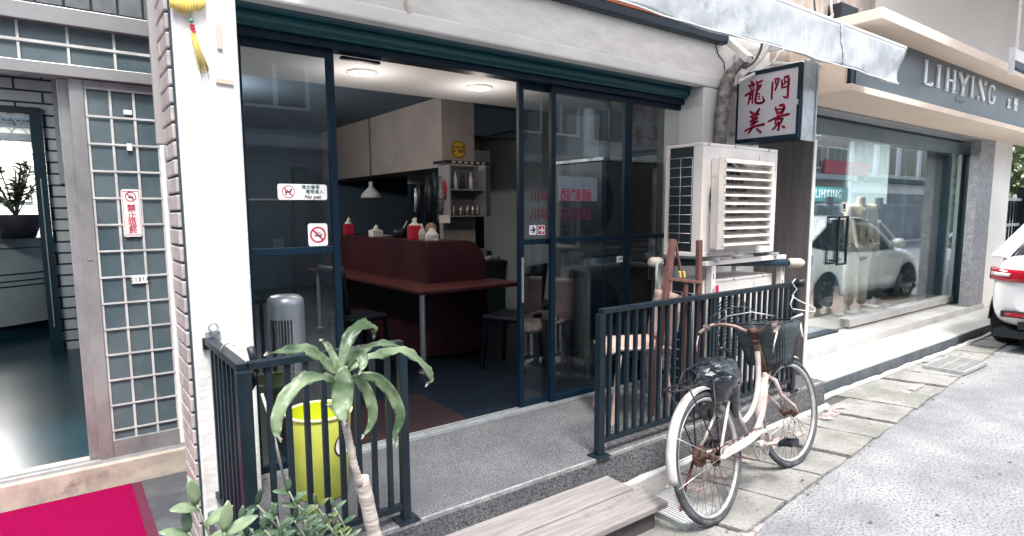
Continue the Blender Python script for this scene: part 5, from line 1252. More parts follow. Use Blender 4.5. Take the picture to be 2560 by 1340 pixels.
B(SX-.004, SX-.0005, sy0-.012, sy0+.004, 2.30, 2.335).build('clip', M_galv, t); B(SX-.006, SX-.0005, sy1-.06, sy1+.012, sz1-.008, sz1+.006).build('clip', M_tape, t)
# brush strokes traced as marks on the face: u toward street, v up (both 0..1)
cn = [(70,270),(1072,98),(1042,1208),(52,1305)]
def inv(px_, py_):
    u, v = .5, .5
    for _ in range(12):
        x_ = (1-u)*(1-v)*cn[0][0]+u*(1-v)*cn[1][0]+u*v*cn[2][0]+(1-u)*v*cn[3][0]; y_ = (1-u)*(1-v)*cn[0][1]+u*(1-v)*cn[1][1]+u*v*cn[2][1]+(1-u)*v*cn[3][1]
        ax = -(1-v)*cn[0][0]+(1-v)*cn[1][0]+v*cn[2][0]-v*cn[3][0]; ay = -(1-v)*cn[0][1]+(1-v)*cn[1][1]+v*cn[2][1]-v*cn[3][1]
        bx_ = -(1-u)*cn[0][0]-u*cn[1][0]+u*cn[2][0]+(1-u)*cn[3][0]; by_ = -(1-u)*cn[0][1]-u*cn[1][1]+u*cn[2][1]+(1-u)*cn[3][1]
        D = ax*by_-bx_*ay; ex, ey = px_-x_, py_-y_; u += (ex*by_-bx_*ey)/D; v += (ax*ey-ex*ay)/D
    return sy1+(sy0-sy1)*u, sz1+(sz0-sz1)*v
chars = {
 'dragon': [[(288,325,20),(320,362,24)],[(248,398,18),(300,385,20),(350,375,18)],[(268,395,16),(285,450,16)],[(335,385,16),(322,440,14)],[(188,560,20),(260,520,22),(350,462,18)],
            [(290,480,20),(268,590,22),(240,705,16)],[(318,480,20),(318,590,18),(315,690,14)],[(275,560,12),(318,548,12)],[(265,622,12),(318,610,12)],
            [(385,330,20),(405,400,24),(395,470,24),(375,560,22),(365,660,22),(400,690,20),(470,688,20),(520,655,22),(500,600,14),(488,575,10)],
            [(400,350,20),(440,335,20),(478,312,18)],[(390,410,20),(430,400,22),(465,385,16)],[(462,395,16),(425,455,18),(400,480,18)],[(405,540,12),(438,525,14)],[(408,578,12),(440,570,14)],[(410,615,12),(438,610,14)]],
 'gate': [[(655,345,18),(650,450,20),(645,560,18),(646,625,16)],[(695,295,18),(730,285,18),(765,290,18)],[(760,290,18),(735,380,20),(700,470,18)],[(705,320,16),(705,365,14)],[(712,385,12),(745,370,12)],
          [(805,310,16),(812,380,20),(815,440,18)],[(850,270,20),(905,250,24),(920,300,24),(912,430,24),(905,590,22)],[(905,605,20),(870,600,18),(838,586,12)],[(812,440,16),(880,425,16)],[(820,395,14),(885,340,18)],[(845,300,14),(860,350,16)]],
 'beauty': [[(285,830,20),(325,865,24)],[(435,790,24),(385,865,26)],[(285,920,18),(350,900,24),(430,872,18)],[(282,1000,18),(350,965,26),(415,935,18)],[(288,1052,18),(350,1025,24),(415,992,18)],
            [(345,880,38),(345,960,40),(330,1050,32)],[(195,1155,18),(300,1105,22),(400,1070,22),(522,1045,24)],[(325,1080,26),(295,1150,20),(255,1195,16)],[(395,1120,14),(445,1155,22),(468,1182,24)]],
 'view': [[(715,770,20),(730,830,22),(750,880,20)],[(780,735,22),(840,725,26),(855,770,26),(815,860,28)],[(745,800,16),(810,790,16)],[(745,860,24),(800,850,26)],[(760,885,26),(752,920,26)],[(598,1000,18),(700,950,22),(800,910,22),(925,882,24)],
          [(715,970,18),(780,955,18),(838,955,16)],[(722,975,18),(715,1040,18)],[(830,960,20),(800,1030,20)],[(715,1045,18),(800,1030,18)],[(765,1000,18),(775,1080,22),(770,1145,18)],[(745,1050,16),(710,1100,18),(672,1135,18)],[(825,1080,14),(860,1100,24)],[(770,1150,16),(740,1140,10)]]}
for nm, st in chars.items():
    M = MB()
    for k, s_ in enumerate(st):
        pts = []
        for i in range(len(s_)-1):
            for u in (0,.25,.5,.75): pts.append(tuple(s_[i][j]*(1-u)+s_[i+1][j]*u for j in range(3)))
        pts.append(s_[-1]); xx = SX+.0045-.00004*k
        for i, (a, b, w) in enumerate(pts):
            y_, z_ = inv(a, b); r_ = w*.00047*.92; n = 10
            M.add([(xx, y_, z_)]+[(xx, y_+r_*math.cos(2*PI*j/n), z_+r_*1.03*math.sin(2*PI*j/n)) for j in range(n)], [(0,1+j,1+(j+1) % n) for j in range(n)])
            if i:
                d = Vector((y_-py0, z_-pz0)); 
                if d.length > 1e-6:
                    nn = Vector((-d.y, d.x)).normalized()
                    M.add([(xx,py0+nn.x*pr0,pz0+nn.y*pr0),(xx,py0-nn.x*pr0,pz0-nn.y*pr0),(xx,y_-nn.x*r_,z_-nn.y*r_),(xx,y_+nn.x*r_,z_+nn.y*r_)], [(0,1,2,3)])
            py0, pz0, pr0 = y_, z_, r_; xx -= .000012
    M.build('character', M_signred, t)
M = MB().bar((SX+.09, sy1+.016, sz1-.05), (SX+.09, 2.924, sz1-.05), .03).bar((SX+.09, sy1+.016, sz0+.06), (SX+.09, 2.924, sz0+.06), .03); M.build('bracket', M_galv, t)

# ================================================================ PIPES
t = thing('lagged_pipe', 'knobbly foil lagged pipe running down the white column behind the sign', 'pipe', PY(1810,260,2.86))
path = [PY(1868,150,2.80), PY(1846,163,2.84), PY(1826,185,2.86), PY(1813,220,2.87), PY(1808,260,2.87), PY(1803,300,2.87), PY(1800,350,2.87), PY(1800,420,2.87)]
pts = []; rs = []; q = random.Random(21)
for i in range(len(path)-1):
    for k in range(6):
        u = k/6; pts.append(tuple(path[i][j]*(1-u)+path[i+1][j]*u+q.uniform(-.004,.004) for j in range(3))); rs.append((.036 if i < 2 else .046+.006*(i-2)/5)*(1+q.uniform(-.14,.14)))
MB().tube(pts, rs, 14).build('lagging', M_foil, t)
for k, (pp, r_, m_, lab) in enumerate((
    ([(1850,190),(1880,165),(1905,140),(1920,105),(1918,60)], .022, M_cablew, 'fat pale flexible pipe curving up under the awning beside the lagged pipe'),
    ([(1845,205),(1885,185),(1930,160),(1985,160),(2030,150)], .014, M_cablew, 'pale pipe sweeping above the box sign under the awning'),
    ([(1860,170),(1888,150),(1905,110),(1900,70)], .010, M_dcable, 'dark cable bundled up under the awning near the bracket'),
    ([(1930,160),(1950,130),(1975,125),(2000,135)], .008, M_white, 'thin white cable loop under the awning above the sign'),
    ([(2030,145),(2050,165),(2075,162),(2090,140)], .012, M_cablew, 'hanging loop of pale conduit at the corner by the peach fascia'))):
    P_ = [Vector(PY(a, b, 2.70-.01*k)) for a, b in pp]; pts = []
    Q = [P_[0]*2-P_[1]]+P_+[P_[-1]*2-P_[-2]]
    for i in range(1, len(Q)-2):
        for kk in range(5):
            u = kk/5; p0, p1, p2, p3 = Q[i-1:i+3]; pts.append(.5*((2*p1)+(p2-p0)*u+(2*p0-5*p1+4*p2-p3)*u*u+(3*p1-p0-3*p2+p3)*u**3))
    pts.append(P_[-1]); tag(MB().tube(pts, r_, 8).build('pipe' if r_ > .011 else 'cable', m_), lab, 'pipe' if r_ > .011 else 'cable')
tag(MB().tube([PY(1788,108,2.915), PY(1795,135,2.915), PY(1810,155,2.915), PY(1812,175,2.915)], .004, 6).build('cable', M_dcable), 'thin dark cable tacked on the stucco beside the awning bracket', 'cable')

# ================================================================ AWNING
t = thing('awning', 'grubby silver tarpaulin awning with a sagging valance above the shop front', 'awning', (3, 2.5, 2.8))
YA = 2.10; tip = PY(2262, 121, YA); zt = tip[2]; zb_ = PY(2230, 210, YA)[2]; XA0, XA1 = .9, tip[0]
q = random.Random(31); rows = []; nx = 110; nv = 14
def wv(x, v): return .010*math.sin(x*5+1.3*math.sin(x*3))*v + .004*math.sin(x*17+v*9)*v + .008*math.sin(x*3.1+v*5)*v
for j in range(nv+1):
    v = j/nv; row = []
    for i in range(nx+1):
        x_ = XA0+(XA1-XA0)*i/nx; e = max(0, (x_-(XA1-.55))/.55)
        zz_ = zt-.010-(zt-zb_-.012)*v*(1-.03*math.sin(x_*6)) - .012*e*v
        row.append((x_-.10*e*v*e, YA-.012-.02*v+wv(x_, v)+.05*v*e*math.sin(v*3), zz_))
    rows.append(row)
MB().grid(rows).build('valance', M_awn, t, solid=.002)
rows = []
for j in range(11):
    v = j/10; rows.append([(XA0+(XA1-XA0)*i/60, YA+(2.86-YA)*v, zt+.012+(.20)*v-.03*math.sin(v*PI)+.006*math.sin(i*.9)*math.sin(v*PI)) for i in range(61)])
MB().grid(rows).build('canopy_sheet', M_sheet, t)
MB().tube([(XA0, YA, zt), (XA1+.004, YA, zt)], .017, 12).build('front_bar', M_white, t)
MB().tube([(XA0+(XA1-.12-XA0)*i/60, YA-.033+wv(XA0+(XA1-.12-XA0)*i/60, 1), zb_+.008+.03*0) for i in range(61)], .004, 6).build('hem', M_white, t)
sx_ = PY(2096, 70, YA)[0]
MB().tube([(sx_+.006*math.sin(k*2.1), YA-.018-.02*k/12+wv(sx_, k/12)-.003, zt-.01-(zt-zb_-.02)*k/12) for k in range(13)], .005, 5).build('stitched_seam', M_galv, t)
B(.9, 4.20, 2.845, 2.912, 2.806, 2.865).build('green_rail', M_navy, t, bevel=.006)
B(.9, 4.20, 2.842, 2.912, 2.866, 2.915).build('orange_rail', M_orange, t, bevel=.004)
for x_ in (4.55, 1.3): MB().bar((x_, 2.90, 2.80), (x_-.02, YA+.02, zt-.01), .03, .045).build('arm', M_white, t)
a = Vector(PY(1826,106,2.84)); b = Vector(PY(1874,148,2.62))
t = thing('awning_bracket', 'white bolted steel bracket under the awning end beside the lagged pipe', 'bracket', tuple(a))
MB().bar(a, b, .055, .05).build('arm', M_white, t, bevel=.004)
c = PY(1845,148,2.91); B(c[0]-.04,c[0]+.03,2.905,2.919,c[2]-.03,c[2]+.03).build('plate', M_galv, t)
MB().lathe([(0,0),(.008,0),(.008,.006),(0,.006)], (b.x-.005,b.y-.03,b.z+.0), 8, axis='y').build('bolt', M_rust, t)

# column decorations
t = thing('tassel_ornament', 'yellow fringed ornament with a long hanging tassel at the top of the white column', 'ornament', PY(470,10,2.9))
YT = 2.905
M = MB(); q = random.Random(6)
for k in range(46):
    u = k/45; x0 = PY(425+88*u, -12, YT); dn = 18+14*math.sin(u*PI)+q.uniform(-4,4); x1 = PY(425+88*u+q.uniform(-5,2), dn, YT-.01)
    M.tube([x0, x1], .0022, 4)
M.build('fringe', M_fringe, t)
a = PY(474, 15, YT); b = PY(478, 52, YT); MB().tube([a, b], .0022, 5).build('string', M_stem, t)
MB().lathe([(0,b[2]+.012),(.009,b[2]+.004),(.009,b[2]-.004),(0,b[2]-.010)], (b[0],b[1],0), 10).build('bead', mat('green_bead', (.10,.28,.14), .4), t)
c = PY(481, 70, YT); d = PY(510, 176, YT)
MB().tube([(b[0],YT,b[2]-.01),(c[0],YT,c[2]+.012)], .0025, 5).build('knot', M_fringe, t)
for k in range(3): z_ = c[2]+.014-.012*k; MB().lathe([(.009,z_),(.009,z_-.007)], (c[0]+.002*k,YT,0), 10).build('red_band', M_redbox, t)
M = MB()
for k in range(22):
    u = q.uniform(-1,1); M.tube([(c[0]+u*.007,YT+q.uniform(-.006,.006),c[2]-.015), ((c[0]+d[0])/2+u*.013,YT,(c[2]+d[2])/2), (d[0]+u*.016+.004,YT,d[2]+q.uniform(-.02,.03))], .0016, 4)
M.build('tassel', M_fringe, t)
def tape(px0, py0, px1, py1, w, label):
    a, b = Vector(PY(px0,py0,2.913)), Vector(PY(px1,py1,2.913))
    tag(MB().bar(a, b, .004, w, up=(0,0,1) if abs((b-a).x) > abs((b-a).z) else (1,0,0)).build('tape_scrap', M_tape), label, 'tape')
tape(546,62,550,122,.020,'torn beige tape strip hanging high on the white column'); tape(540,200,584,207,.020,'level strip of pale tape lower on the white column')
tape(1014,0,1024,34,.018,'short beige tape strip on the stucco above the roller box')

# ================================================================ BOUTIQUE
bb = thing('boutique_building', 'boutique front with wide display window, peach fascia and granite steps', 'shop', (8, 3, 0))
def qp(mb, name, m_, **k): return mb.build(name, m_, bb, **k)
struct(B(4.83, 12.4, 2.455, 3.20, -.01, .098).build('steps', M_lstone, bevel=.004))
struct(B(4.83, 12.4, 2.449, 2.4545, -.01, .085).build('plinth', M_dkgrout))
struct(B(4.83, 10.9, 2.925, 5.0, .0985, .180).build('steps', M_lstone, bevel=.004))
struct(B(4.83, 11.3, 3.262, 9.0, .10, .2).build('floor', M_wfloor))
t = thing('partition_panel', 'tall grey brown laminate panel between the restaurant and the boutique', 'partition', (4.81, 2.6, .1))
B(4.797, 4.829, 2.462, 3.24, .0, 2.10).build('panel', M_partition, t); B(4.7955, 4.832, 2.452, 2.4615, .0, 2.10).build('edge_trim', M_white, t)
qp(B(4.83, 10.25, 2.935, 3.14, 2.495, 2.62), 'lintel', M_gstone, bevel=.004)
qp(B(4.83, 10.25, 3.141, 3.20, 2.485, 2.515), 'blind_slot', M_navy)
qp(B(4.83, 11.2, 3.201, 3.262, 2.33, 2.62), 'header', M_hdr)
qp(B(10.23, 10.81, 2.93, 3.05, .181, 2.52), 'granite_column', M_gstone, bevel=.006)
qp(B(10.811, 11.6, 2.926, 3.1, .099, 2.62), 'white_column', M_creamwhite, bevel=.01)
xw = PY(2188, 14, 2.93)[0]
qp(B(4.9, xw, 2.93, 3.1, 2.63, 6.5), 'upper_wall', M_tan); qp(B(xw+.001, 16, 2.90, 3.1, 3.11, 6.5), 'upper_wall', M_creamw)
qp(B(11.3, 11.4, 3.6, 9, 0, 6.5), 'side_wall', M_creamwhite)
qp(B(10.50, 10.80, 3.051, 3.245, .181, 2.329), 'window_reveal', M_dteal); qp(B(10.42, 10.499, 3.20, 3.246, .2955, 2.329), 'window_frame', M_hdr)
# fascia box
z0_ = 2.513; FX = 5.225
qp(MB().box(FX, 12.6, 2.40, 2.93, z0_, z0_+.055), 'fascia_ledge', M_beige, bevel=.004)
qp(MB().box(FX, 12.6, 2.20, 2.93, 3.02, 3.105), 'fascia_cornice', M_beige, bevel=.006)
qp(B(FX-.0, FX+.05, 2.46, 2.929, z0_+.0555, 3.0195), 'fascia_end', M_beige)
qp(B(FX+.051, FX+.12, 2.43, 2.56, z0_+.056, 3.019), 'fascia_recess', M_navy)
qp(B(FX+.125, 12.6, 2.425, 2.56, z0_+.056, 3.019), 'fascia_board', M_fascia)
st_ = thing('boutique_sign', 'spaced white serif letters mounted on the blue grey boutique fascia', 'shop sign', (7.5, 2.5, 2.7))
YS = 2.418
# serif letters drawn as thin raised strokes
gl_ = {'L': [[(0,1),(.0,0)],[(0,0),(.42,0)],[(-.08,1),(.08,1)],[(.42,0),(.44,.13)]],
 'I': [[(0,1),(0,0)],[(-.10,1),(.10,1)],[(-.10,0),(.10,0)]],
 'H': [[(0,1),(0,0)],[(.42,1),(.42,0)],[(0,.5),(.42,.5)],[(-.08,1),(.08,1)],[(.34,1),(.50,1)],[(-.08,0),(.08,0)],[(.34,0),(.50,0)]],
 'Y': [[(0,1),(.22,.48)],[(.44,1),(.22,.48)],[(.22,.48),(.22,0)],[(-.08,1),(.08,1)],[(.36,1),(.52,1)],[(.12,0),(.32,0)]],
 'N': [[(0,1),(.40,0)],[(.40,1),(.40,.86)],[(.0,.0),(.0,.12)],[(-.05,0),(.05,0)],[(.34,1),(.46,1)]],
 'G': [[(.42,.80),(.36,.94),(.22,1),(.08,.88),(.0,.5),(.08,.12),(.22,0),(.36,.06),(.42,.20)],[(.42,.20),(.42,.40)],[(.32,.40),(.48,.40)]]}
for ch, px_, pt, pb, wp in (('L',2316,153,210,17),('I',2348,165,218,17),('H',2370,172,226,18),('Y',2401,183,236,18),('I',2432,193,243,16),('N',2448,200,248,17),('G',2473,211,258,15)):
    a = PY(px_, pt, YS); b = PY(px_, pb, YS); H_ = a[2]-b[2]; M = MB(); kx = (PY(px_+wp, pt, YS)[0]-a[0])/.44
    for s_ in gl_[ch]:
        vert = abs(s_[0][0]-s_[-1][0]) < abs(s_[0][1]-s_[-1][1])
        for (u0,v0),(u1,v1) in zip(s_[:-1], s_[1:]):
            M.bar((a[0]+u0*kx, YS, b[2]+v0*H_), (a[0]+u1*kx, YS, b[2]+v1*H_), .016, .050 if vert and len(s_) == 2 else .020, up=(0,0,1) if not vert else (1,0,0))
    M.build('letter', M_letter, st_)
for ch, px_, pt, pb in (('立',2523,246,274),('瑩',2540,248,281)):
    a = PY(px_, pt, YS); b = PY(px_, pb, YS)
    text(ch, 'letter', M_letter, (a[0], YS, (a[2]+b[2])/2), (a[2]-b[2])*1.05, st_, off=.006, ext=.004)
a = PY(2402, 250, YS); text('design', 'small_lettering', mat('faint_grey_letter', (.30,.34,.36), .4), a, .075, st_, space=1.3)
# window and door glass
YG = 3.259
gx0, gx1 = PY(2127,560,YG)[0], PY(2410,560,YG)[0]
qp(B(gx0-.01, gx1+.12, 3.20, 3.32, .2005, .295), 'window_curb', M_lstone, bevel=.004)
w_ = MB().box(gx0, gx1, YG-.005, YG+.005, .2955, 2.329).build('display_window', G_bout, bb)
B(gx1+.001, gx1+.10, YG-.06, YG+.06, .2955, 2.329).build('window_frame', M_galv, w_, bevel=.004)
B(gx1+.10, gx1+.13, YG-.30, YG-.06, .2, 2.329).build('window_frame', M_hdr, w_)
bd_ = thing('glass_door', 'frameless boutique glass door with tall black handle', 'glass door', (6.0, YG, .2))
B(4.90, gx0-.012, YG-.005, YG+.005, .205, 2.329).build('pane', G_bout, bd_)
h0, h1 = PY(2104, 540, YG-.06), PY(2104, 662, YG-.06)
hx0, hx1 = PY(2093,600,YG-.06)[0], PY(2117,600,YG-.06)[0]
MB().box(hx0,hx0+.025,YG-.075,YG-.05,h1[2],h0[2]).box(hx1-.025,hx1,YG-.075,YG-.05,h1[2],h0[2]).box(hx0+.025,hx1-.025,YG-.075,YG-.05,h0[2]-.025,h0[2]).box(hx0+.025,hx1-.025,YG-.075,YG-.05,h1[2],h1[2]+.025).box(hx0+.04,hx0+.06,YG-.05,YG-.005,h0[2]-.06,h0[2]-.04).box(hx0+.04,hx0+.06,YG-.05,YG-.005,h1[2]+.04,h1[2]+.06).build('handle', M_black, bd_, bevel=.004)
a = PY(2110, 518, YG-.007); t = thing('door_plate', 'small white opening hours plate above the black door handle', 'sign', a)
B(a[0]-.055,a[0]+.055,YG-.009,YG-.0055,a[2]-.06,a[2]+.06).build('plate', M_stk, t); B(a[0]-.03,a[0]+.03,YG-.0105,YG-.0092,a[2]-.02,a[2]+.035).build('plate_mark', M_ink, t); B(a[0]-.04,a[0]+.04,YG-.0105,YG-.0092,a[2]-.045,a[2]-.035).build('plate_mark', M_ink, t)
# interior
qp(B(4.83, 11.3, 7.0, 7.1, .2, 2.9), 'back_wall', M_shop); qp(B(4.831, 4.93, 3.3, 7.0, .2, 2.9), 'side_wall', M_shop); qp(B(11.2, 11.299, 3.61, 7.0, .2, 2.9), 'side_wall', M_dteal); qp(B(4.83, 11.3, 3.263, 7.1, 2.66, 2.7), 'ceiling', M_shop)
t = thing('display_shelves', 'tall dark shelves at the right end of the boutique display', 'shelves', (10.6, 4.2, .2))
B(9.9, 11.15, 4.5, 4.55, .2, 2.6).build('back_panel', M_shopd, t)
for k in range(6): B(9.9, 11.15, 3.95, 4.499, .35+.42*k, .38+.42*k).build('shelf_board', M_hdr, t)
for x_ in (9.86, 10.5): B(x_, x_+.035, 3.93, 4.499, .2, 2.6).build('upright', M_hdr, t)
q = random.Random(14)
for k in range(10): x_ = 9.98+.11*k; B(x_, x_+.08, 4.05, 4.25, .3805+.42*(k % 4), .50+.42*(k % 4)+q.random()*.1).build('folded_stock', [M_shirt, M_suitb, M_shop, M_hdr][k % 4], t)
a = PY(2035, 470, 4.3); b = PY(2116, 500, 4.3)
t = thing('interior_sign', 'teal sign board with white serif name inside the boutique door', 'sign', a)
B(a[0]-.6, b[0]+.05, 4.30, 4.33, b[2]-.02, a[2]+.02).build('board', M_tealsign, t)
text('LIHYING', 'lettering', M_letter, (b[0]-.02-.52, 4.298, (a[2]+b[2])/2), .17, t, space=1.25, off=.003)
B(a[0]-.6, b[0]+.05, 4.31, 4.33, b[2]-.55, b[2]-.021).build('lower_panel', M_tealsign.copy() if False else M_dteal, t)
# mannequins
def mannequin(x, y, rz, label, top, legm, skinm=M_suitd, foot=M_shoe):
    t = thing('mannequin', label, 'mannequin', (x, y, .2), rz, 'headless mannequins in the boutique window')
    def skin(pts, edges, rad, name, m_):
        me = bpy.data.meshes.new(name); me.from_pydata(pts, edges, []); me.materials.append(m_)
        o = bpy.data.objects.new(name, me); COL.objects.link(o); o.parent = t
        s_ = o.modifiers.new('skin', 'SKIN'); s_.use_smooth_shade = True
        for v, r_ in zip(me.skin_vertices[0].data, rad): v.radius = r_ if isinstance(r_, tuple) else (r_, r_)
        me.skin_vertices[0].data[0].use_root = True
        u = o.modifiers.new('sub', 'SUBSURF'); u.levels = 1; u.render_levels = 2; return o
    skin([(0,0,.90),(-.09,0,.84),(.09,0,.84),(-.10,0,.48),(.10,.02,.48),(-.11,-.01,.10),(.12,.03,.10)], [(0,1),(0,2),(1,3),(2,4),(3,5),(4,6)], [.12,.10,.10,.075,.075,.062,.062], 'trousers', legm)
    for s_ in (-1,1): MB().lathe([(0,0),(.045,.005),(.05,.03),(.035,.07),(.03,.1)], (s_*.11, 0, 0), 12).box(s_*.11-.04, s_*.11+.04, -.19, .0, .002, .05).build('shoe', foot, t, True, bevel=.015)
    skin([(0,0,1.02),(0,0,.84),(0,.0,1.22),(0,0,1.36),(-.17,0,1.38),(.17,0,1.38),(-.23,0,1.12),(.23,0,1.12),(-.22,-.06,.88),(.22,-.06,.88)], [(0,1),(0,2),(2,3),(3,4),(3,5),(4,6),(5,7),(6,8),(7,9)], [(.15,.10),(.17,.115),(.165,.11),(.12,.09),.07,.07,.055,.055,.045,.045], 'jacket', top)
    MB().box(-.10,-.02,-.125,-.115,.98,1.36, Matrix.Rotation(R(0),4,'Z')).box(.02,.10,-.125,-.115,.98,1.36).build('lapel', top, t, True, bevel=.004)
    MB().prism([(-.04,1.38),(.04,1.38),(.0,1.12)], -.118, -.112, axis='y').build('shirt', M_shirt if skinm is M_skinm else M_suitt, t, True)
    MB().lathe([(.07,1.38),(.052,1.43),(.048,1.50),(.05,1.515),(0,1.518)], (0,0,0), 16).build('neck', skinm, t, True)
    for s_ in (-1,1): MB().tube([(s_*.22,-.06,.88),(s_*.22,-.08,.82),(s_*.215,-.09,.76)], [.03,.032,.012], 8).build('hand', skinm, t, True)
    MB().lathe([(0,.0),(.30,.0),(.30,.012),(0,.014)], (.0,.0,-.014), 28).build('base', M_galv, t, True)
a = PY(2147, 600, 3.62); mannequin(a[0], 3.62, R(-25), 'headless mannequin in beige jacket and cream trousers next to the door edge', M_suitb, mat('cream_trousers', (.62,.57,.47), .9, col2=(.50,.45,.37), scale=9, bump=.5, bscale=7, bdist=.03), skinm=M_skinm)
a = PY(2192, 600, 3.72); mannequin(a[0], 3.72, R(-15), 'headless mannequin in charcoal suit right of the beige one', M_suitd, M_suitd)
a = PY(2068, 600, 3.75); mannequin(a[0], 3.75, R(-10), 'headless mannequin in dark teal coat behind the glass door', M_suitt, M_suitt)
# inner lamp of boutique
l = bpy.data.lights.new('boutique_lamp', 'AREA'); l.energy = 110; l.size = 1.5; l.color = (1,.97,.93)
t = thing('ceiling_panel_lamp', 'ceiling panel lamp inside the boutique above the mannequins', 'lamp', (8.2, 4.6, 2.65))
B(7.5,8.9,4.3,4.9,2.63,2.659).build('housing', M_white, t)
lo = bpy.data.objects.new('boutique_lamp', l); COL.objects.link(lo); lo.parent = t; lo.location = (0,0,-.03)
# hook on the white column
c = PY(2512, 335, 2.92); tag(MB().tube([PY(2519,333,2.9),PY(2512,334,2.88),PY(2509,342,2.88),PY(2505,352,2.9)], .02, 8).build('wall_hook', M_rust), 'dark curved hook near the top of the white boutique column', 'hook')
# overhead slab, upper fittings
a = (6.3, 0, 0)
ub = thing('upper_floor_overhang', 'cream soffit of the projecting upper floor above the boutique fascia', 'overhang', (9, 2, 4.45))
B(a[0], 16, .9, 2.899, 4.45, 4.65).build('soffit', M_creamw, ub)
B(a[0]-.01, 16, .86, .899, 4.44, 4.69).build('slab_edge', M_creamwhite, ub)
c = PY(2545, 150, 2.0)
t = thing('wall_lantern', 'dark glazed lantern hung under the cream soffit at the right edge', 'lantern', c)
d0 = PY(2530,150,2.0); d1 = PY(2570,188,2.0); zt_ = PY(2532,118,2.0)[2]; zb2 = PY(2532,190,2.0)[2]
B(d0[0], d1[0], 1.98, 2.02, d1[2], d0[2]).build('body', M_navy, t, bevel=.01); B(d0[0]-.012, d0[0]-.001, 1.975, 2.025, zb2, zt_).build('end_plate', M_white, t); B(d0[0], d1[0], 1.98, 2.02, d0[2]+.001, zt_-.01).build('cover', M_cream, t)
B(d0[0]+.1,d0[0]+.12,1.99,2.01,zt_-.0095,4.449).build('hanger', M_white, t)
t = thing('junction_box', 'dark cable box on the tan wall behind the awning', 'junction box', PY(2100,50,2.9))
a = PY(2075,62,2.9); b = PY(2120,28,2.9); B(a[0],b[0],2.80,2.929,a[2],b[2]).build('box', M_black, t, bevel=.01)
for k, pp in enumerate(([(2035,-10),(2037,20),(2040,40)],[(2076,-10),(2078,20),(2082,45)],[(2094,-10),(2096,15),(2080,40),(2068,50)])):
    tag(MB().tube([PY(a_,b_,2.88) for a_,b_ in pp], .012 if k else .008, 7).build('conduit', M_cablew if k else M_dcable), ['thin dark cable left of the junction box on the tan wall','pale conduit running down into the junction box','bent pale conduit looping under the junction box'][k], 'conduit')

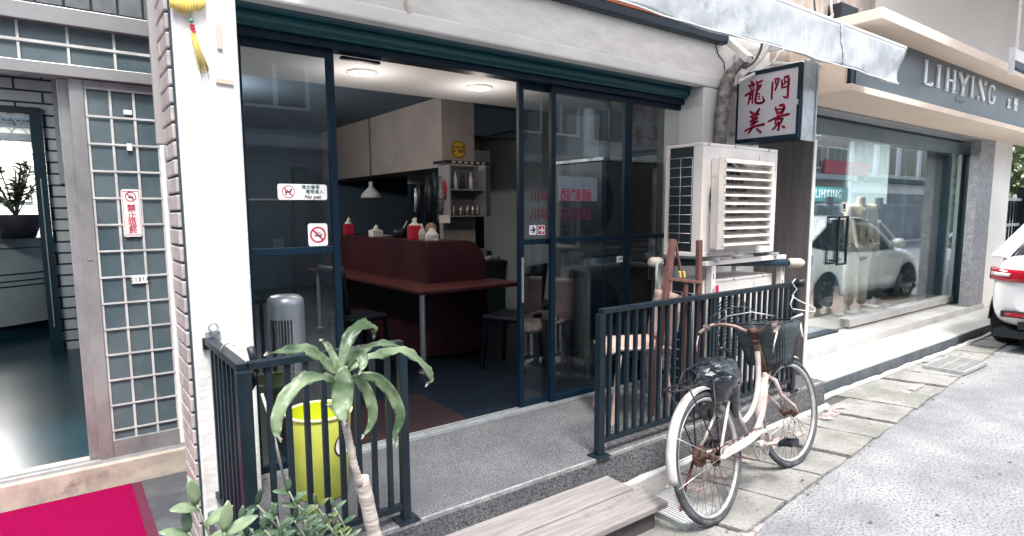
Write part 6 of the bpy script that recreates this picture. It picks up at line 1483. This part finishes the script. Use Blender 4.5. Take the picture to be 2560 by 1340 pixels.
# ================================================================ CAR
def car(x0, y0, rz, label, paint, detailed=True):
    t = thing('parked_car', label, 'car', (x0, y0, 0), rz)
    P = lambda mb, n, m_, **k: mb.build(n, m_, t, local=True, **k)
    # stations along length: x, halfwidth, z bottom, z shoulder, z top(deck)
    ST_ = [(.0,.60,.42,.78,.86),(.04,.74,.34,.92,.98),(.16,.84,.27,1.00,1.06),(.45,.885,.23,1.00,1.07),(.9,.895,.20,.97,1.02),(1.6,.90,.19,.93,.97),(2.6,.90,.19,.90,.95),(3.3,.895,.20,.88,.95),(3.8,.87,.21,.82,.90),(4.15,.80,.24,.72,.80),(4.33,.66,.30,.62,.68),(4.38,.50,.36,.55,.58)]
    rows = []
    for x, w, zb, zs, zt_ in ST_:
        h = zs-zb
        rows.append([(x, w*c, z) for c, z in ((0,zb),(.70,zb),(.93,zb+.05),(.99,zb+h*.30),(1.0,zb+h*.55),(.985,zb+h*.80),(.94,zs),(.80,zt_-.01),(.4,zt_),(0,zt_+.005),(-.4,zt_),(-.80,zt_-.01),(-.94,zs),(-.985,zb+h*.80),(-1.0,zb+h*.55),(-.99,zb+h*.30),(-.93,zb+.05),(-.70,zb))])
    M = MB(); M.grid(rows, closed=True); n = len(rows[0]); M.add(rows[0], [tuple(range(n))], True); M.add(rows[-1], [tuple(reversed(range(n)))], True)
    P(M, 'body', paint, sub=2)
    # greenhouse
    gh = [(.30,.62,1.03,1.05),(.62,.70,1.0,1.22),(1.05,.74,.98,1.38),(1.6,.76,.95,1.44),(2.2,.76,.93,1.45),(2.7,.74,.93,1.38),(3.15,.70,.94,1.12),(3.38,.66,.93,.96)]
    rows = []
    for x, w, z0_, z1_ in gh:
        h = z1_-z0_; ww = w+.10; rows.append([(x, a, z) for a, z in ((-ww,z0_-.02),(-(w+.04),z0_+h*.5),(-(w-.06),z1_-.03*min(1,h*3)),(-(w-.2),z1_),(0,z1_+.01),((w-.2),z1_),((w-.06),z1_-.03*min(1,h*3)),((w+.04),z0_+h*.5),(ww,z0_-.02))])
    P(MB().grid(rows), 'cabin_glass', M_carglass, sub=1)
    # roof skin and pillars (slightly proud)
    rr_ = [[(x, a*(w-.04), z1_+.016-.035*abs(a)**3) for a in np.linspace(-1,1,9)] for x, w, z0_, z1_ in gh[1:6]]
    P(MB().grid(rr_), 'roof', paint, solid=.02, sub=1)
    for s_ in (-1,1):
        for a, b, w in (((.20,.80,1.03),(1.06,.70,1.40),.16),((1.72,.845,.97),(1.74,.74,1.41),.07),((2.72,.72,1.37),(3.36,.80,.96),.05)):
            q_ = MB(); q_.bar((a[0],s_*a[1],a[2]),(b[0],s_*b[1],b[2]),.035,w,up=(0,s_,.3) if False else (1,0,.8)); P(q_, 'pillar', paint, bevel=.012)
        # mirror
        P(MB().lathe([(0,-.09),(.06,-.08),(.075,0),(.06,.08),(0,.09)], (2.86,s_*.98,1.02), 12, axis='y'), 'mirror', paint)
        P(MB().box(1.78,1.95,s_*.905-.012,s_*.905+.012,.80,.83).box(.98,1.14,s_*.905-.012,s_*.905+.012,.82,.85), 'door_handle', M_chrome)
    for cx_ in (.78, 3.48):
        for s_ in (-1,1):
            w = bpy.data.objects.new('wheel', None); COL.objects.link(w); w.parent = t; w.location = (cx_, s_*.80, .325); ORG[w] = Vector((0,0,0))
            MB().lathe([(.20,-.10),(.30,-.105),(.325,-.08),(.325,.08),(.30,.105),(.20,.10)], (0,0,0), 32, axis='y').build('tyre', mat('tyre_black', (.012,.014,.018), .9), w, True)
            rm = MB(); rm.lathe([(.205,s_*.10),(.19,s_*.105),(.185,s_*.06),(0,s_*.05)], (0,0,0), 28, axis='y')
            for k in range(10): a = 2*PI*k/10; rm.bar((.03*math.cos(a),s_*.095,.03*math.sin(a)),(.20*math.cos(a),s_*.10,.20*math.sin(a)),.03,.02,up=(0,1,0))
            rm.build('rim', M_chrome, w, True)
        P(MB().lathe([(.36,-.90),(.36,.90)], (cx_,0,.34), 26, axis='y', arc=PI), 'wheel_arch', M_black) if False else None
    for cx_ in (.78, 3.48):
        for s_ in (-1,1):
            M = MB(); n = 20; yy = s_*.903; vs = [(cx_+.37*math.cos(PI*k/n), yy, .30+.37*math.sin(PI*k/n)) for k in range(n+1)]; M.add(vs, [tuple(range(n+1))]); P(M, 'wheel_arch', M_black, solid=.012)
    P(B(.10,4.2,-.78,.78,.16,.24), 'underbody', M_black)
    # tail lamps wrap the corner
    for s_ in (-1,1):
        rows = []
        for u in np.linspace(0,1,12):
            y_ = s_*(.40+.475*min(1,u*1.15)); x_ = -.012 if u < .3 else -.012+.36*((u-.3)/.7)**2.2
            rows.append([(x_+.02*v+.0, y_, .775+.13*v+.01*u) for v in np.linspace(0,1,4)])
        P(MB().grid(rows), 'tail_lamp', M_red, solid=.03)
        rows = [[(r_[0][0]-.018, r_[0][1]+s_*.004, .835), (r_[0][0]-.017, r_[0][1]+s_*.004, .872)] for r_ in rows[5:10]]
        P(MB().grid(rows), 'lamp_lens', M_lens, solid=.004)
        M = MB(); y0_, y1_ = s_*.42, s_*.70
        M.box(-.030,.03,min(y0_,y1_),max(y0_,y1_),.40,.47); P(M, 'bumper_recess', M_black, bevel=.01)
        M = MB(); M.box(-.036,-.0305,min(y0_,y1_)+.04,max(y0_,y1_)-.04,.415,.452); P(M, 'reflector', M_red)
    P(B(-.004,.02,-.26,.26,.60,.72), 'number_plate', M_stk, bevel=.004)
    P(MB().box(.0,.02,-.55,.55,.28,.36), 'rear_valance', M_black)
    return t
cc = car(8.14, 1.33, R(1.0), 'white parked car seen from behind at the right edge', M_coat)
c2 = copy_tree(cc); c2.location = (16.5, -3.6, 0); c2.rotation_euler = (0,0,R(180)); c2['label'] = 'white car parked across the street, seen only as a reflection in the boutique window'

# ================================================================ FENCE + TREES FAR RIGHT
t = thing('iron_fence', 'dark iron garden fence beyond the boutique column', 'fence', (14, 3.2, 0))
for k in range(30): x_ = 12.6+.17*k; B(x_, x_+.03, 3.4, 3.43, .1, 1.75).build('bar', M_rail, t)
for z_ in (.3, 1.25, 1.70): B(12.5, 17.8, 3.385, 3.399, z_, z_+.05).build('rail', M_galv, t)
for x_ in (12.5, 14.2, 15.9, 17.6): B(x_, x_+.14, 3.32, 3.46, 0, 1.95).build('post', M_rail, t)
tag(B(12.4, 18, 3.47, 3.6, 0, .5).build('low_wall', M_gstone), 'low grey wall under the iron fence beyond the boutique', 'wall')
def tree(x, y, h, r, seed, label):
    t = thing('tree', label, 'tree', (x, y, 0), group='leafy trees beyond the boutique')
    q = random.Random(seed); T = MB()
    T.tube([(x,y,0),(x+.05,y,h*.3),(x,y+.05,h*.6)], [.12,.09,.06], 9)
    cl = []
    for k in range(12):
        a = q.uniform(0,2*PI); rr_ = r*q.uniform(.3,.85); c = Vector((x+rr_*math.cos(a), y+rr_*math.sin(a), h*q.uniform(.35,1.0))); cl.append(c); T.tube([(x,y,h*.35),tuple((Vector((x,y,h*.5))+c)/2),tuple(c)], [.05,.03,.012], 6)
    T.build('trunk', M_trunk, t); F = MB()
    for c in cl:
        for j in range(150):
            d = Vector((q.gauss(0,1),q.gauss(0,1),q.gauss(0,.8))); d = d.normalized()*q.uniform(.2,1)**.6*r*.48
            p = c+d; n1 = Vector((q.uniform(-1,1),q.uniform(-1,1),q.uniform(0,1))).normalized(); s_ = n1.orthogonal().normalized()*q.uniform(.05,.09); u_ = n1.cross(s_)*1.6
            F.add([p-s_,p-u_,p+s_,p+u_], [(0,1,2,3)])
    F.build('crown', M_leafbg, t)
tree(14.2, 4.9, 3.6, 1.3, 1, 'nearer leafy tree behind the iron fence'); tree(16.8, 5.0, 4.6, 1.6, 2, 'taller leafy tree further along behind the fence'); tree(20, 4.0, 5, 2.0, 3, 'distant leafy tree closing the end of the street')

# ================================================================ OPPOSITE SIDE OF THE STREET (seen in reflections)
def opp(x0, x1, h, m_, label, wins, seed):
    t = thing('opposite_building', label, 'building', ((x0+x1)/2, -6, 0))
    B(x0, x1, -9, -5.8, 0, h).build('wall', m_, t)
    q = random.Random(seed)
    n = max(1, int((x1-x0)/2.2))
    for k in range(n):
        cx_ = x0+(x1-x0)*(k+.5)/n; hw = (x1-x0)/n*.40
        for (z0_, z1_) in wins:
            f = MB().box(cx_-hw, cx_+hw, -5.82, -5.74, z0_, z1_).build('window', M_white, t)
            for s_ in (-1,0,1): B(cx_+s_*hw*.64-hw*.27, cx_+s_*hw*.64+hw*.27, -5.735, -5.72, z0_+.06, z1_-.06).build('pane', M_carglass, f)
    B(x0+.3, x1-.3, -5.79, -5.3, 2.75, 2.95).build('canopy', M_awn if seed % 2 else M_dteal, t, bevel=.02)
    B(x0+.5, x1-.5, -5.79, -5.75, .1, 2.3).build('shutter', M_opp2, t)
opp(-32, -6, 9.5, M_opp2, 'grey building across the street, far left, seen only in reflections', ((3.6,4.6),), 1)
opp(-6, 2, 9.0, M_opp2, 'pale building across the street facing the tiled entrance', ((3.4,4.1),), 2)
opp(2, 11.5, 5.2, M_opp2, 'grey building across the street facing the restaurant', ((3.5,4.6),), 3)
opp(11.5, 16, 6.4, M_opp1, 'white building with small windows across the street, reflected in the right panes', ((3.4,4.4),(5,6)), 4)
opp(16, 27, 4.6, M_tan, 'tan building across the street beyond the white one', ((3.2,4.1),), 5)
tag(B(24.6, 28.4, -5.68, -5.60, 3.0, 3.55).build('red_board', mat('red_shop_board', (.45,.02,.05), .5)), 'red shop board across the street, reflected in the boutique door', 'shop board')
opp(27, 46, 6.0, M_opp1, 'long white building with a band of dark windows reflected in the boutique glass', ((2.0+1.1,4.6),), 6)
